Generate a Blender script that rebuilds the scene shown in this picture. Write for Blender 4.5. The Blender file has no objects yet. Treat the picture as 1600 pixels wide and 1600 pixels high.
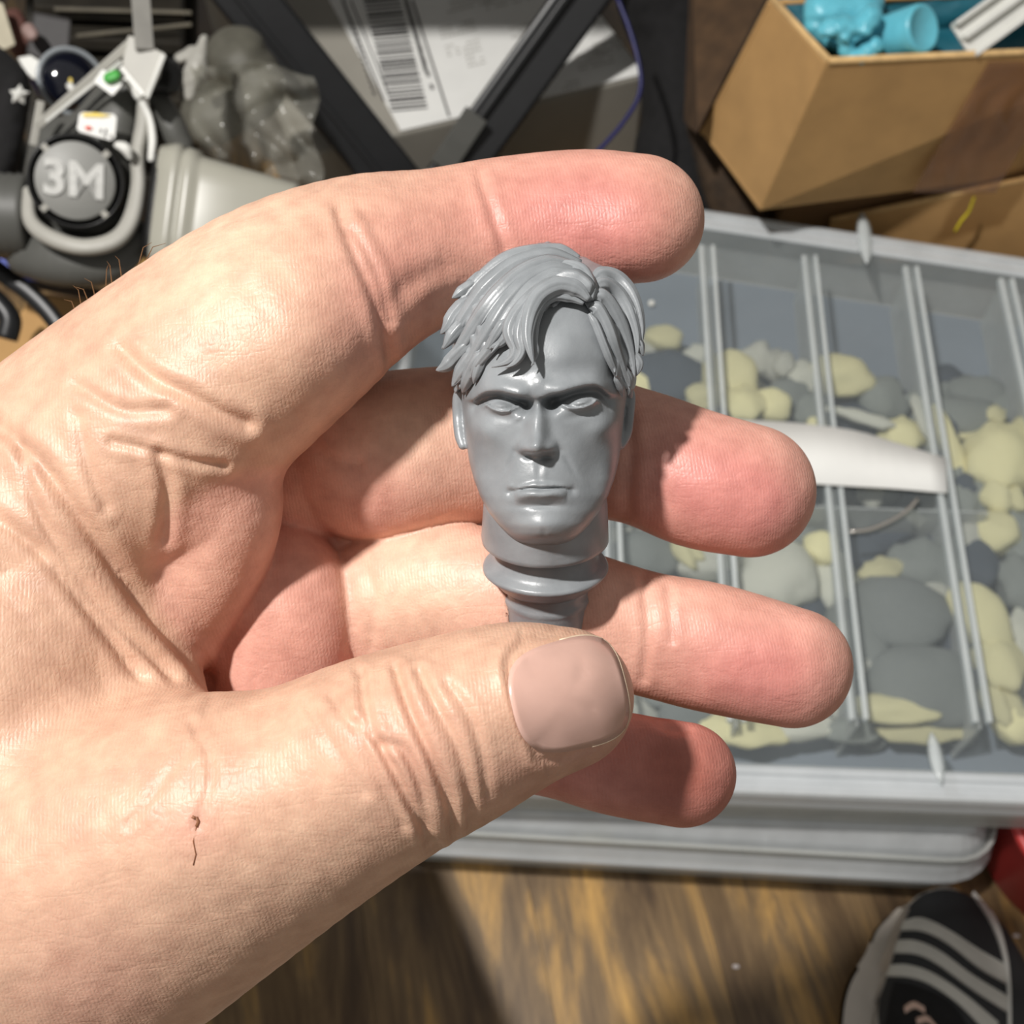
import bpy, bmesh, math, random
import numpy as np
from mathutils import Vector, Matrix
from mathutils.bvhtree import BVHTree
random.seed(7); rng = np.random.default_rng(7)
sc = bpy.context.scene
C = sc.collection

# ------------------------------------------------------------ camera, light, exposure
F = 1800.0                       # focal length in pixels of the 1600 px frame
TH = math.radians(32)            # the camera looks down, 32 degrees off the vertical
ST, CT = math.sin(TH), math.cos(TH)
CAM = Vector((0, 0, 0.74))
RIGHT = Vector((1, 0, 0)); UP = Vector((0, CT, ST)); BACK = Vector((0, -ST, CT))
cd = bpy.data.cameras.new('camera'); cam = bpy.data.objects.new('camera', cd); C.objects.link(cam)
cam.location = CAM; cam.rotation_euler = (TH, 0, 0)
cd.sensor_width = 36; cd.lens = 36 * F / 1600; cd.clip_start = 0.01; cd.clip_end = 50
cd.dof.use_dof = True; cd.dof.focus_distance = 0.160; cd.dof.aperture_fstop = 38
sc.camera = cam
w = bpy.data.worlds.new('room_light'); sc.world = w; w.use_nodes = True
w.node_tree.nodes['Background'].inputs[0].default_value = (1.0, 0.97, 0.92, 1)
w.node_tree.nodes['Background'].inputs[1].default_value = 0.27
def lamp(name, loc, target, size, power, col):
    l = bpy.data.lights.new(name, 'AREA'); l.shape = 'DISK'; l.size = size; l.energy = power; l.color = col
    o = bpy.data.objects.new(name, l); C.objects.link(o); o.location = loc
    o.rotation_euler = (Vector(target) - Vector(loc)).to_track_quat('-Z', 'Y').to_euler()
    return o
ldir = (RIGHT * -0.42 + UP * 0.48 + BACK * 0.77).normalized()
HAND = CAM - BACK * 0.17
lamp('ceiling_lamp', HAND + ldir * 1.35, HAND + Vector((.1, .15, 0)), 0.08, 30, (1.0, 0.97, 0.935))
sc.view_settings.view_transform = 'Standard'; sc.view_settings.look = 'None'
sc.view_settings.exposure = 0.0; sc.view_settings.gamma = 1.0; sc.view_settings.use_curve_mapping = False

# ------------------------------------------------------------ helpers
def lin(r, g, b):
    f = lambda c: (c / 255 / 12.92) if c / 255 <= 0.04045 else ((c / 255 + 0.055) / 1.055) ** 2.4
    return (f(r), f(g), f(b), 1)
def at(px, py, depth):           # point seen at pixel px, py at that depth along the view axis (m)
    return CAM - BACK * depth + RIGHT * ((px - 800) / F * depth) + UP * ((800 - py) / F * depth)
def atz(px, py, z):              # point seen at pixel px, py at height z above the floor
    v = (800 - py) / F
    return at(px, py, (CAM.z - z) / (CT - v * ST))
D0 = 0.17; Q = D0 / F            # one pixel at the hand's distance, in metres
def warp(P):                     # (px, py, z in pixels towards the camera) -> world
    P = np.asarray(P, dtype=float); z = P[:, 2] * Q; dep = D0 - z
    X = (P[:, 0] - 800) / F * dep; Y = (800 - P[:, 1]) / F * dep
    out = np.empty_like(P)
    out[:, 0] = X; out[:, 1] = Y * CT + dep * ST; out[:, 2] = CAM.z + Y * ST - dep * CT
    return out

def mesh_obj(name, verts, faces, mat=None, parent=None, smooth=True, loc=None, edges=()):
    me = bpy.data.meshes.new(name)
    v = np.asarray(verts, dtype=float).reshape(-1, 3)
    loc = Vector(loc) if loc is not None else (Vector(parent.location) if parent is not None and not parent.parent else Vector((0, 0, 0)))
    if parent is not None: loc = wloc(parent)
    v = v - np.array(loc)
    me.from_pydata([tuple(p) for p in v.tolist()], list(edges), faces); me.update()
    if smooth: me.polygons.foreach_set('use_smooth', [True] * len(me.polygons))
    o = bpy.data.objects.new(name, me); C.objects.link(o)
    if mat: me.materials.append(mat)
    if parent is not None: o.parent = parent
    else: o.location = loc
    return o
def wloc(o):
    l = Vector((0, 0, 0))
    while o is not None: l += Vector(o.location); o = o.parent
    return l
def empty(name, loc):
    o = bpy.data.objects.new(name, None); o.empty_display_size = 0.02; C.objects.link(o); o.location = loc; return o
def tag(o, label, cat, group=None):
    o['label'] = label; o['category'] = cat
    if group: o['group'] = group
    return o
def bev(o, w=0.001, seg=2):
    m = o.modifiers.new('bevel', 'BEVEL'); m.width = w; m.segments = seg; m.limit_method = 'ANGLE'; m.angle_limit = 0.6; return o

class MB:                        # collects shapes into one mesh
    def __init__(s): s.v = []; s.f = []
    def add(s, v, f):
        n = len(s.v); s.v += [tuple(p) for p in v]; s.f += [tuple(i + n for i in q) for q in f]; return s
    def hexa(s, p):              # 8 points: bottom ring 0-3, top ring 4-7
        return s.add(p, [(3, 2, 1, 0), (4, 5, 6, 7), (0, 1, 5, 4), (1, 2, 6, 5), (2, 3, 7, 6), (3, 0, 4, 7)])
    def box(s, c, ax, ay, az):   # centre and three half axis vectors
        c, ax, ay, az = map(Vector, (c, ax, ay, az))
        return s.hexa([c - ax - ay - az, c + ax - ay - az, c + ax + ay - az, c - ax + ay - az,
                       c - ax - ay + az, c + ax - ay + az, c + ax + ay + az, c - ax + ay + az])
    def tube(s, pts, r, n=10, flat=1.0, ref=None, prof=None, caps=True):
        pts = [Vector(p) for p in pts]; m = len(pts)
        rr = r if hasattr(r, '__len__') else [r] * m
        v = []; ref = Vector(ref) if ref is not None else BACK
        for i, p in enumerate(pts):
            t = (pts[min(i + 1, m - 1)] - pts[max(i - 1, 0)]).normalized()
            a = t.cross(ref)
            if a.length < 1e-5: a = t.orthogonal()
            a.normalize(); b = a.cross(t).normalized()
            for k in range(n):
                th = 2 * math.pi * k / n; q = prof(th) if prof else 1
                v.append(p + (a * math.cos(th) + b * math.sin(th) * flat) * rr[i] * q)
        f = [(i * n + k, i * n + (k + 1) % n, (i + 1) * n + (k + 1) % n, (i + 1) * n + k) for i in range(m - 1) for k in range(n)]
        if caps: f += [tuple(range(n))[::-1], tuple((m - 1) * n + k for k in range(n))]
        return s.add(v, f)
    def lathe(s, c, axis, prof, n=40, rx=None):   # prof: (t along axis, radius)
        axis = Vector(axis).normalized(); a = rx.normalized() if rx is not None else axis.orthogonal().normalized(); b = axis.cross(a)
        v = [Vector(c) + axis * t + (a * math.cos(2 * math.pi * k / n) + b * math.sin(2 * math.pi * k / n)) * r for t, r in prof for k in range(n)]
        m = len(prof)
        f = [(i * n + k, i * n + (k + 1) % n, (i + 1) * n + (k + 1) % n, (i + 1) * n + k) for i in range(m - 1) for k in range(n)]
        f += [tuple(range(n))[::-1], tuple((m - 1) * n + k for k in range(n))]
        return s.add(v, f)
    def loft(s, rings):
        n = len(rings[0]); v = [p for r in rings for p in r]; m = len(rings)
        f = [(i * n + k, i * n + (k + 1) % n, (i + 1) * n + (k + 1) % n, (i + 1) * n + k) for i in range(m - 1) for k in range(n)]
        f += [tuple(range(n))[::-1], tuple((m - 1) * n + k for k in range(n))]
        return s.add(v, f)
    def build(s, name, mat, parent=None, smooth=False, loc=None):
        return mesh_obj(name, s.v, s.f, mat, parent, smooth, loc)

def catmull(pts, k=8):           # densify a control list (any number of columns)
    P = np.array(pts, dtype=float); P = np.vstack([2 * P[0] - P[1], P, 2 * P[-1] - P[-2]]); out = []
    for i in range(1, len(P) - 2):
        for t in np.arange(k) / k:
            a, b, c, d = P[i - 1:i + 3]
            out.append(.5 * (2 * b + (c - a) * t + (2 * a - 5 * b + 4 * c - d) * t * t + (3 * b - a - 3 * c + d) * t ** 3))
    out.append(P[-2]); return np.array(out)

# implicit surfaces on a numpy grid, extracted by surface nets
class Field:
    def __init__(s, lo, hi, h):
        s.lo = np.array(lo, float); s.h = h
        s.n = [int((b - a) / h) + 1 for a, b in zip(lo, hi)]
        s.ax = [(s.lo[i] + h * np.arange(s.n[i])).astype(np.float32) for i in range(3)]
    def new(s): return np.full(s.n, 1e3, np.float32)
    def sub(s, lo, hi):
        i0 = [max(0, int((lo[k] - s.lo[k]) / s.h)) for k in range(3)]
        i1 = [min(s.n[k], int((hi[k] - s.lo[k]) / s.h) + 2) for k in range(3)]
        return tuple(slice(a, max(a, b)) for a, b in zip(i0, i1))
    def grid(s, sl): return (s.ax[0][sl[0]][:, None, None], s.ax[1][sl[1]][None, :, None], s.ax[2][sl[2]][None, None, :])
    def cone(s, A, a, ra, b, rb, pad=45, fz=1.0):
        lo = [min(a[k] - ra, b[k] - rb) - pad for k in range(3)]; hi = [max(a[k] + ra, b[k] + rb) + pad for k in range(3)]
        sl = s.sub(lo, hi); x, y, z = s.grid(sl)
        if any(q.start >= q.stop for q in sl): return
        ab = [b[k] - a[k] for k in range(3)]; L = sum(q * q for q in ab) + 1e-9
        dx, dy, dz = x - a[0], y - a[1], z - a[2]
        t = np.clip((dx * ab[0] + dy * ab[1] + dz * ab[2]) / L, 0, 1)
        d = np.sqrt((dx - t * ab[0]) ** 2 + (dy - t * ab[1]) ** 2 + ((dz - t * ab[2]) / fz) ** 2) - (ra + (rb - ra) * t)
        A[sl] = np.minimum(A[sl], d)
    def chain(s, A, pts, k=5, fz=1.0, pad=45):   # pts rows: px, py, z, r
        P = catmull(pts, k)
        for p, q in zip(P[:-1], P[1:]): s.cone(A, p[:3], p[3], q[:3], q[3], pad, fz)
    def ell(s, c, r):
        x, y, z = s.grid((slice(0, s.n[0]), slice(0, s.n[1]), slice(0, s.n[2])))
        q = np.sqrt(((x - c[0]) / r[0]) ** 2 + ((y - c[1]) / r[1]) ** 2 + ((z - c[2]) / r[2]) ** 2)
        return ((q - 1) * min(r)).astype(np.float32)
def smin(a, b, k):
    h = np.maximum(k - np.abs(a - b), 0) / k
    return np.minimum(a, b) - h * h * k / 4
def nets(A, lo, h):
    S = A < 0
    nx, ny, nz = A.shape
    cnt = np.zeros((nx - 1, ny - 1, nz - 1), np.uint8)
    for i in (0, 1):
        for j in (0, 1):
            for k in (0, 1): cnt += S[i:nx - 1 + i, j:ny - 1 + j, k:nz - 1 + k]
    act = np.argwhere((cnt > 0) & (cnt < 8))
    idx = np.full(cnt.shape, -1, np.int64); idx[tuple(act.T)] = np.arange(len(act))
    acc = np.zeros((len(act), 3)); num = np.zeros(len(act))
    off = [(i, j, k) for i in (0, 1) for j in (0, 1) for k in (0, 1)]
    for a in off:
        for d in range(3):
            if a[d]: continue
            b = list(a); b[d] = 1
            va = A[tuple((act + a).T)]; vb = A[tuple((act + b).T)]
            m = (va < 0) != (vb < 0)
            t = np.where(m, va / np.where(va == vb, 1, va - vb), 0)
            p = np.array(a, float)[None, :].repeat(len(act), 0); p[:, d] = t
            acc[m] += p[m]; num[m] += 1
    V = (act + acc / num[:, None]) * h + lo
    faces = []
    for d in range(3):
        sl1 = [slice(1, -1)] * 3; sl1[d] = slice(0, A.shape[d] - 1)
        nxt = [slice(1, -1)] * 3; nxt[d] = slice(1, A.shape[d])
        s0 = S[tuple(sl1)]; s1 = S[tuple(nxt)]
        e = np.argwhere(s0 != s1)
        base = e.copy(); u, w_ = [k for k in range(3) if k != d]
        if d == 1: u, w_ = w_, u
        base[:, u] += 1; base[:, w_] += 1
        q = []
        for (a, b) in ((-1, -1), (0, -1), (0, 0), (-1, 0)):
            c = base.copy(); c[:, u] += a; c[:, w_] += b; q.append(idx[tuple(c.T)])
        q = np.stack(q, 1); flip = s1[tuple(e.T)]
        q[flip] = q[flip][:, ::-1]; faces.append(q)
    Fc = np.vstack(faces); Fc = Fc[(Fc >= 0).all(1)]
    return V, Fc
def vnormals(V, Fc):
    n = np.cross(V[Fc[:, 2]] - V[Fc[:, 0]], V[Fc[:, 3]] - V[Fc[:, 1]])
    N = np.zeros_like(V)
    for k in range(4):
        for c in range(3): N[:, c] += np.bincount(Fc[:, k], n[:, c], len(V))
    return N / (np.linalg.norm(N, axis=1, keepdims=True) + 1e-12)
def polydist(x, y, pts):
    d = np.full(x.shape, 1e6)
    for (x0, y0), (x1, y1) in zip(pts[:-1], pts[1:]):
        ex, ey = x1 - x0, y1 - y0; L = ex * ex + ey * ey + 1e-9
        t = np.clip(((x - x0) * ex + (y - y0) * ey) / L, 0, 1)
        d = np.minimum(d, np.hypot(x - x0 - t * ex, y - y0 - t * ey))
    return d
def fast_mesh(name, V, Fc, mat, parent, loc=None):
    me = bpy.data.meshes.new(name); l = np.array(wloc(parent)) if parent is not None else np.array(loc)
    V = V - l
    me.vertices.add(len(V)); me.vertices.foreach_set('co', V.astype(np.float32).ravel())
    me.loops.add(Fc.size); me.loops.foreach_set('vertex_index', Fc.ravel().astype(np.int32))
    me.polygons.add(len(Fc)); me.polygons.foreach_set('loop_start', (np.arange(len(Fc)) * Fc.shape[1]).astype(np.int32))
    me.update(calc_edges=True); me.validate()
    me.polygons.foreach_set('use_smooth', [True] * len(me.polygons))
    if mat: me.materials.append(mat)
    o = bpy.data.objects.new(name, me); C.objects.link(o)
    if parent is not None: o.parent = parent
    else: o.location = l
    return o
def noise3(P, s, seed=0, oct=3):  # cheap smooth noise from sines
    r = np.random.default_rng(seed); out = np.zeros(len(P)); a = 1.0
    for _ in range(oct):
        for _ in range(4):
            d = r.normal(size=3); d /= np.linalg.norm(d)
            out += a * np.sin(P @ d * s + r.uniform(0, 6.28)) / 4
        s *= 2.1; a *= .5
    return out

# ------------------------------------------------------------ materials
class NT:
    def __init__(s, name):
        s.m = bpy.data.materials.new(name); s.m.use_nodes = True; s.t = s.m.node_tree; s.n = s.t.nodes
        s.b = s.n['Principled BSDF']; s.out = s.n['Material Output']
        s.tc = s.n.new('ShaderNodeTexCoord')
    def l(s, a, b): s.t.links.new(a, b)
    def noise(s, scale, detail=4, rough=.5, mapping=None, dist=0):
        q = s.n.new('ShaderNodeTexNoise'); q.inputs['Scale'].default_value = scale; q.inputs['Detail'].default_value = detail
        q.inputs['Roughness'].default_value = rough; q.inputs['Distortion'].default_value = dist
        s.l(mapping or s.tc.outputs['Object'], q.inputs['Vector']); return q.outputs['Fac']
    def mapping(s, scale=(1, 1, 1), rot=(0, 0, 0)):
        q = s.n.new('ShaderNodeMapping'); q.inputs['Scale'].default_value = scale; q.inputs['Rotation'].default_value = rot
        s.l(s.tc.outputs['Object'], q.inputs['Vector']); return q.outputs['Vector']
    def ramp(s, fac, stops):
        q = s.n.new('ShaderNodeValToRGB'); e = q.color_ramp.elements
        while len(e) < len(stops): e.new(.5)
        for i, (p, c) in enumerate(stops): e[i].position = p; e[i].color = c
        s.l(fac, q.inputs['Fac']); return q.outputs['Color']
    def mix(s, fac, a, b, mode='MIX'):
        q = s.n.new('ShaderNodeMix'); q.data_type = 'RGBA'; q.blend_type = mode
        for v, i in ((fac, 0), (a, 6), (b, 7)):
            if hasattr(v, 'links'): s.l(v, q.inputs[i])
            else: q.inputs[i].default_value = v
        return q.outputs[2]
    def math(s, op, a, b=0.0):
        q = s.n.new('ShaderNodeMath'); q.operation = op
        for v, i in ((a, 0), (b, 1)):
            if hasattr(v, 'links'): s.l(v, q.inputs[i])
            else: q.inputs[i].default_value = v
        return q.outputs[0]
    def bump(s, h, strength, dist, prev=None):
        q = s.n.new('ShaderNodeBump'); q.inputs['Strength'].default_value = strength; q.inputs['Distance'].default_value = dist
        s.l(h, q.inputs['Height'])
        if prev: s.l(prev, q.inputs['Normal'])
        s.l(q.outputs[0], s.b.inputs['Normal']); return q.outputs[0]
def mat(name, col, rough=.5, metal=0, var=.12, nscale=60, bump=0, bscale=400, bdist=.0005, spec=.5, coat=0, sss=0):
    t = NT(name); c = tuple(col)
    dark = tuple(v * (1 - var) for v in c[:3]) + (1,); lite = tuple(min(1, v * (1 + var)) for v in c[:3]) + (1,)
    t.l(t.ramp(t.noise(nscale), [(.3, dark), (.7, lite)]), t.b.inputs['Base Color'])
    t.b.inputs['Roughness'].default_value = rough; t.b.inputs['Metallic'].default_value = metal
    t.b.inputs['Specular IOR Level'].default_value = spec; t.b.inputs['Coat Weight'].default_value = coat
    if sss:
        t.b.inputs['Subsurface Weight'].default_value = sss; t.b.inputs['Subsurface Radius'].default_value = (1, 1, 1); t.b.inputs['Subsurface Scale'].default_value = .003
    if bump: t.bump(t.noise(bscale, 5), bump, bdist)
    return t.m
def clear(name, tint, solid, rough=.15, fac=.3, gloss=.5):   # see-through plastic: transparent mixed with a real surface
    t = NT(name); t.b.inputs['Base Color'].default_value = solid; t.b.inputs['Roughness'].default_value = rough
    t.b.inputs['Specular IOR Level'].default_value = gloss
    tr = t.n.new('ShaderNodeBsdfTransparent'); tr.inputs[0].default_value = tint
    mx = t.n.new('ShaderNodeMixShader'); nz = t.noise(35, 4, .6)
    f = t.math('MULTIPLY', t.math('ADD', t.math('MULTIPLY', nz, .5), .75), fac)
    t.l(f, mx.inputs[0]); t.l(tr.outputs[0], mx.inputs[1]); t.l(t.b.outputs[0], mx.inputs[2]); t.l(mx.outputs[0], t.out.inputs[0])
    return t.m
def skin_mat():
    t = NT('skin'); at_ = t.n.new('ShaderNodeVertexColor'); at_.layer_name = 'tone'
    mott = t.ramp(t.noise(260, 5, .6), [(.3, (.86, .80, .78, 1)), (.7, (1.08, 1.08, 1.06, 1))])
    t.l(t.mix(1.0, at_.outputs[0], mott, 'MULTIPLY'), t.b.inputs['Base Color'])
    t.b.inputs['Roughness'].default_value = .45; t.b.inputs['Specular IOR Level'].default_value = .40
    t.b.inputs['Subsurface Weight'].default_value = .15; t.b.inputs['Subsurface Radius'].default_value = (1, .36, .24)
    t.b.inputs['Subsurface Scale'].default_value = .002
    v = t.n.new('ShaderNodeTexVoronoi'); v.feature = 'DISTANCE_TO_EDGE'; v.inputs['Scale'].default_value = 1500
    mp = t.mapping((1, .55, 1), (0, 0, .6)); nz = t.n.new('ShaderNodeTexNoise'); nz.inputs['Scale'].default_value = 300
    t.l(mp, nz.inputs['Vector'])
    add = t.n.new('ShaderNodeVectorMath'); add.operation = 'MULTIPLY_ADD'; add.inputs[1].default_value = (.0018, .0018, .0018)
    t.l(nz.outputs['Color'], add.inputs[0]); t.l(mp, add.inputs[2]); t.l(add.outputs[0], v.inputs['Vector'])
    cells = t.ramp(v.outputs['Distance'], [(0, (0, 0, 0, 1)), (.25, (1, 1, 1, 1))])
    b1 = t.bump(cells, .20, .00010)
    wv = t.n.new('ShaderNodeTexWave'); wv.inputs['Scale'].default_value = 620; wv.inputs['Distortion'].default_value = 5; wv.inputs['Detail'].default_value = 2
    wv.inputs['Detail Scale'].default_value = .3
    t.l(t.mapping((1, .55, .4), (0, 0, -.25)), wv.inputs['Vector'])
    b2 = t.bump(wv.outputs['Fac'], .16, .00010, b1)
    b3 = t.bump(t.noise(420, 5, .6), .26, .0003, b2)
    fold = t.ramp(t.noise(330, 3, .5, t.mapping((.22, 1, .6), (0, 0, .12)), .4), [(.44, (0, 0, 0, 1)), (.50, (1, 1, 1, 1)), (.56, (0, 0, 0, 1))])
    t.bump(fold, .16, -.00016, b3)
    return t.m
def resin_mat():
    t = NT('grey_resin')
    t.l(t.ramp(t.noise(220, 4), [(.3, lin(126, 130, 133)), (.7, lin(143, 147, 150))]), t.b.inputs['Base Color'])
    t.b.inputs['Roughness'].default_value = .34; t.b.inputs['Specular IOR Level'].default_value = .6
    t.b.inputs['Subsurface Weight'].default_value = .12; t.b.inputs['Subsurface Radius'].default_value = (1, 1, 1); t.b.inputs['Subsurface Scale'].default_value = .001
    b1 = t.bump(t.noise(900, 6, .65), .18, .00025)
    t.bump(t.noise(2600, 3, .6), .12, .0001, b1)
    return t.m
def wood_mat():
    t = NT('floor_wood'); oi = t.n.new('ShaderNodeObjectInfo')
    mp = t.n.new('ShaderNodeMapping'); mp.inputs['Scale'].default_value = (13, 2.4, 1)
    av = t.n.new('ShaderNodeVectorMath'); av.operation = 'ADD'
    rnd = t.n.new('ShaderNodeCombineXYZ'); t.l(t.math('MULTIPLY', oi.outputs['Random'], 9), rnd.inputs[0]); t.l(t.math('MULTIPLY', oi.outputs['Random'], 31), rnd.inputs[1])
    t.l(t.tc.outputs['Object'], av.inputs[0]); t.l(rnd.outputs[0], av.inputs[1]); t.l(av.outputs[0], mp.inputs['Vector'])
    g = t.noise(1.6, 8, .62, mp.outputs[0], .6)
    col = t.ramp(g, [(.28, lin(44, 32, 22)), (.42, lin(96, 76, 54)), (.53, lin(134, 110, 78)), (.64, lin(212, 168, 98)), (.76, lin(116, 94, 68))])  # wood grain; its dark blotches also stand in for shadow bands
    fine = t.noise(30, 5, .6, t.mapping((9, .5, 1)))
    t.l(t.mix(.35, col, t.ramp(fine, [(.35, (.2, .15, .1, 1)), (.65, (1, .95, .85, 1))]), 'MULTIPLY'), t.b.inputs['Base Color'])
    t.b.inputs['Roughness'].default_value = .38
    t.bump(g, .15, .0006); return t.m
M = dict(
    skin=skin_mat(), resin=resin_mat(), wood=wood_mat(),
    nail=mat('nail', lin(214, 170, 155), .26, var=.05, nscale=200, sss=.3),
    nail_tip=mat('nail_edge', lin(226, 204, 176), .5, var=.1, nscale=300),
    hairs=mat('body_hair', lin(120, 90, 60), .5),
    scab=mat('scab', lin(140, 92, 62), .6),
    card=mat('cardboard', lin(184, 144, 92), .85, var=.10, nscale=35, bump=.2, bscale=260, bdist=.0004),
    card_dark=mat('old_cardboard', lin(122, 92, 58), .85, var=.14, nscale=30, bump=.2, bscale=260, bdist=.0004),
    card_edge=mat('cardboard_edge', lin(212, 176, 122), .9, var=.15, nscale=200),
    tape=clear('wrinkled_tape', (.80, .70, .62, 1), lin(150, 112, 84), .2, .45, .8),
    black=mat('black_enamel', lin(24, 25, 27), .38, var=.1, nscale=90, bump=.1, bscale=300),
    cloth=mat('black_cloth', lin(20, 19, 20), .9, var=.3, nscale=120, bump=.5, bscale=500),
    white=mat('white_plastic', lin(222, 222, 216), .45, var=.04),
    paper=mat('paper', lin(240, 240, 236), .8, var=.03, nscale=30),
    parcel=mat('grey_poly', lin(158, 154, 144), .65, var=.06, nscale=20),
    ink=mat('ink', lin(66, 64, 64), .8, var=.2, nscale=300),
    ink_soft=mat('pale_ink', lin(188, 186, 180), .8, var=.1, nscale=300),
    blue=mat('blue_plastic', lin(14, 17, 84), .4), sky=mat('blue_tray', lin(70, 88, 180), .5),
    purple=mat('purple_card', lin(84, 70, 140), .6), brownred=mat('red_brown_cloth', lin(92, 58, 50), .8, var=.3),
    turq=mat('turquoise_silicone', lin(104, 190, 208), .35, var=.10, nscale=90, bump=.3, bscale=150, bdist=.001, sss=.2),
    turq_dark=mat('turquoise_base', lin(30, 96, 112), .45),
    rub=mat('respirator_rubber', lin(84, 84, 80), .5, var=.08, bump=.1, bscale=500),
    rub_light=mat('harness_grey', lin(168, 166, 158), .5, var=.05),
    rub_dark=mat('valve_black', lin(30, 30, 30), .35),
    disc=mat('valve_grey', lin(146, 146, 142), .5, var=.05, bump=.1, bscale=500),
    cream=mat('cartridge_cream', lin(164, 162, 150), .32, var=.03),
    letter=mat('raised_letter', lin(206, 206, 202), .45, var=.1, nscale=300),
    green=mat('green_dot', lin(72, 168, 70), .5), redp=mat('red_print', lin(220, 90, 70), .6), yel=mat('yellow_print', lin(240, 214, 110), .6),
    wire_y=mat('yellow_wire', lin(206, 186, 40), .5), steel=mat('steel_wire', lin(220, 214, 206), .25, metal=.8, var=.02),
    red=mat('red_plastic', lin(186, 56, 54), .4, var=.08), 
    shoe_black=mat('shoe_black', lin(46, 47, 49), .75, var=.12, bump=.3, bscale=900, bdist=.0004),
    shoe_white=mat('shoe_white', lin(196, 188, 178), .6, var=.08, nscale=50), shoe_stripe=mat('shoe_stripe', lin(206, 204, 196), .8, var=.06, bump=.5, bscale=1500, bdist=.0004),
    skinpink=mat('lace_pink', lin(206, 176, 160), .7), sole=mat('shoe_sole', lin(200, 196, 188), .6),
    dustw=mat('pale_scrap', lin(214, 206, 204), .6),
    lens=mat('smoked_lens', lin(18, 20, 30), .08, var=.05, spec=.8),
    lid=clear('clear_lid', (.96, .97, .975, 1), lin(190, 198, 202), .12, .09, .6),
    frost=clear('frosted_rim', (.88, .90, .91, 1), lin(222, 226, 228), .3, .66, .5),
    frost2=clear('frosted_tray', (.9, .91, .90, 1), lin(212, 214, 210), .35, .52, .5),
    rib=clear('lid_rib', (.95, .96, .96, 1), lin(226, 232, 232), .2, .62, .6),
    bag=clear('clear_bag', (.92, .92, .90, 1), lin(180, 178, 168), .15, .17, .9),
    traybase=mat('tray_floor', lin(128, 136, 144), .5, var=.08, nscale=12),
)
def lump_mat(name, c1, c2, rough=.75):
    t = NT(name); oi = t.n.new('ShaderNodeObjectInfo')
    col = t.ramp(t.noise(90, 5, .6), [(.35, c1), (.65, c2)])
    v = t.ramp(oi.outputs['Random'], [(0, (.72, .72, .74, 1)), (1, (1.12, 1.12, 1.1, 1))])
    t.l(t.mix(1.0, col, v, 'MULTIPLY'), t.b.inputs['Base Color']); t.b.inputs['Roughness'].default_value = rough
    t.bump(t.noise(240, 5, .6), .4, .0012); return t.m
M['lump_grey'] = lump_mat('grey_casting', lin(112, 118, 114), lin(160, 163, 154))
M['lump_cream'] = lump_mat('cream_casting', lin(224, 214, 152), lin(250, 242, 196))
M['lump_pale'] = lump_mat('pale_casting', lin(182, 182, 168), lin(226, 224, 208))
M['lump_dark'] = lump_mat('dark_casting', lin(58, 66, 76), lin(84, 92, 102))

#@@BG
# ============================================================ FLOOR
fl = MB().box((0.1, .75, -.012), (1.5, 0, 0), (0, 1.5, 0), (0, 0, .010)).build('floor', M['card_dark'], loc=(0, 0, 0)); fl['kind'] = 'structure'
ang = math.radians(-11); du = Vector((math.sin(ang), math.cos(ang), 0)); dw = Vector((math.cos(ang), -math.sin(ang), 0))
pm = None
for i in range(-9, 13):
    for j in range(-1, 3):
        base = Vector((.1, 0, 0)) + dw * (i * .105) + du * (j * .78 + (i * 37 % 11) * .07 - .4)
        if pm is None:
            o = MB().box((0, 0, -.001), (.05235, 0, 0), (0, .389, 0), (0, 0, .001)).build('plank', M['wood'], loc=(0, 0, 0)); pm = o.data
        else:
            o = bpy.data.objects.new('plank', pm); C.objects.link(o)
        o.parent = fl; o.location = base + du * .39; o.rotation_euler = (0, 0, -ang)

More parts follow.
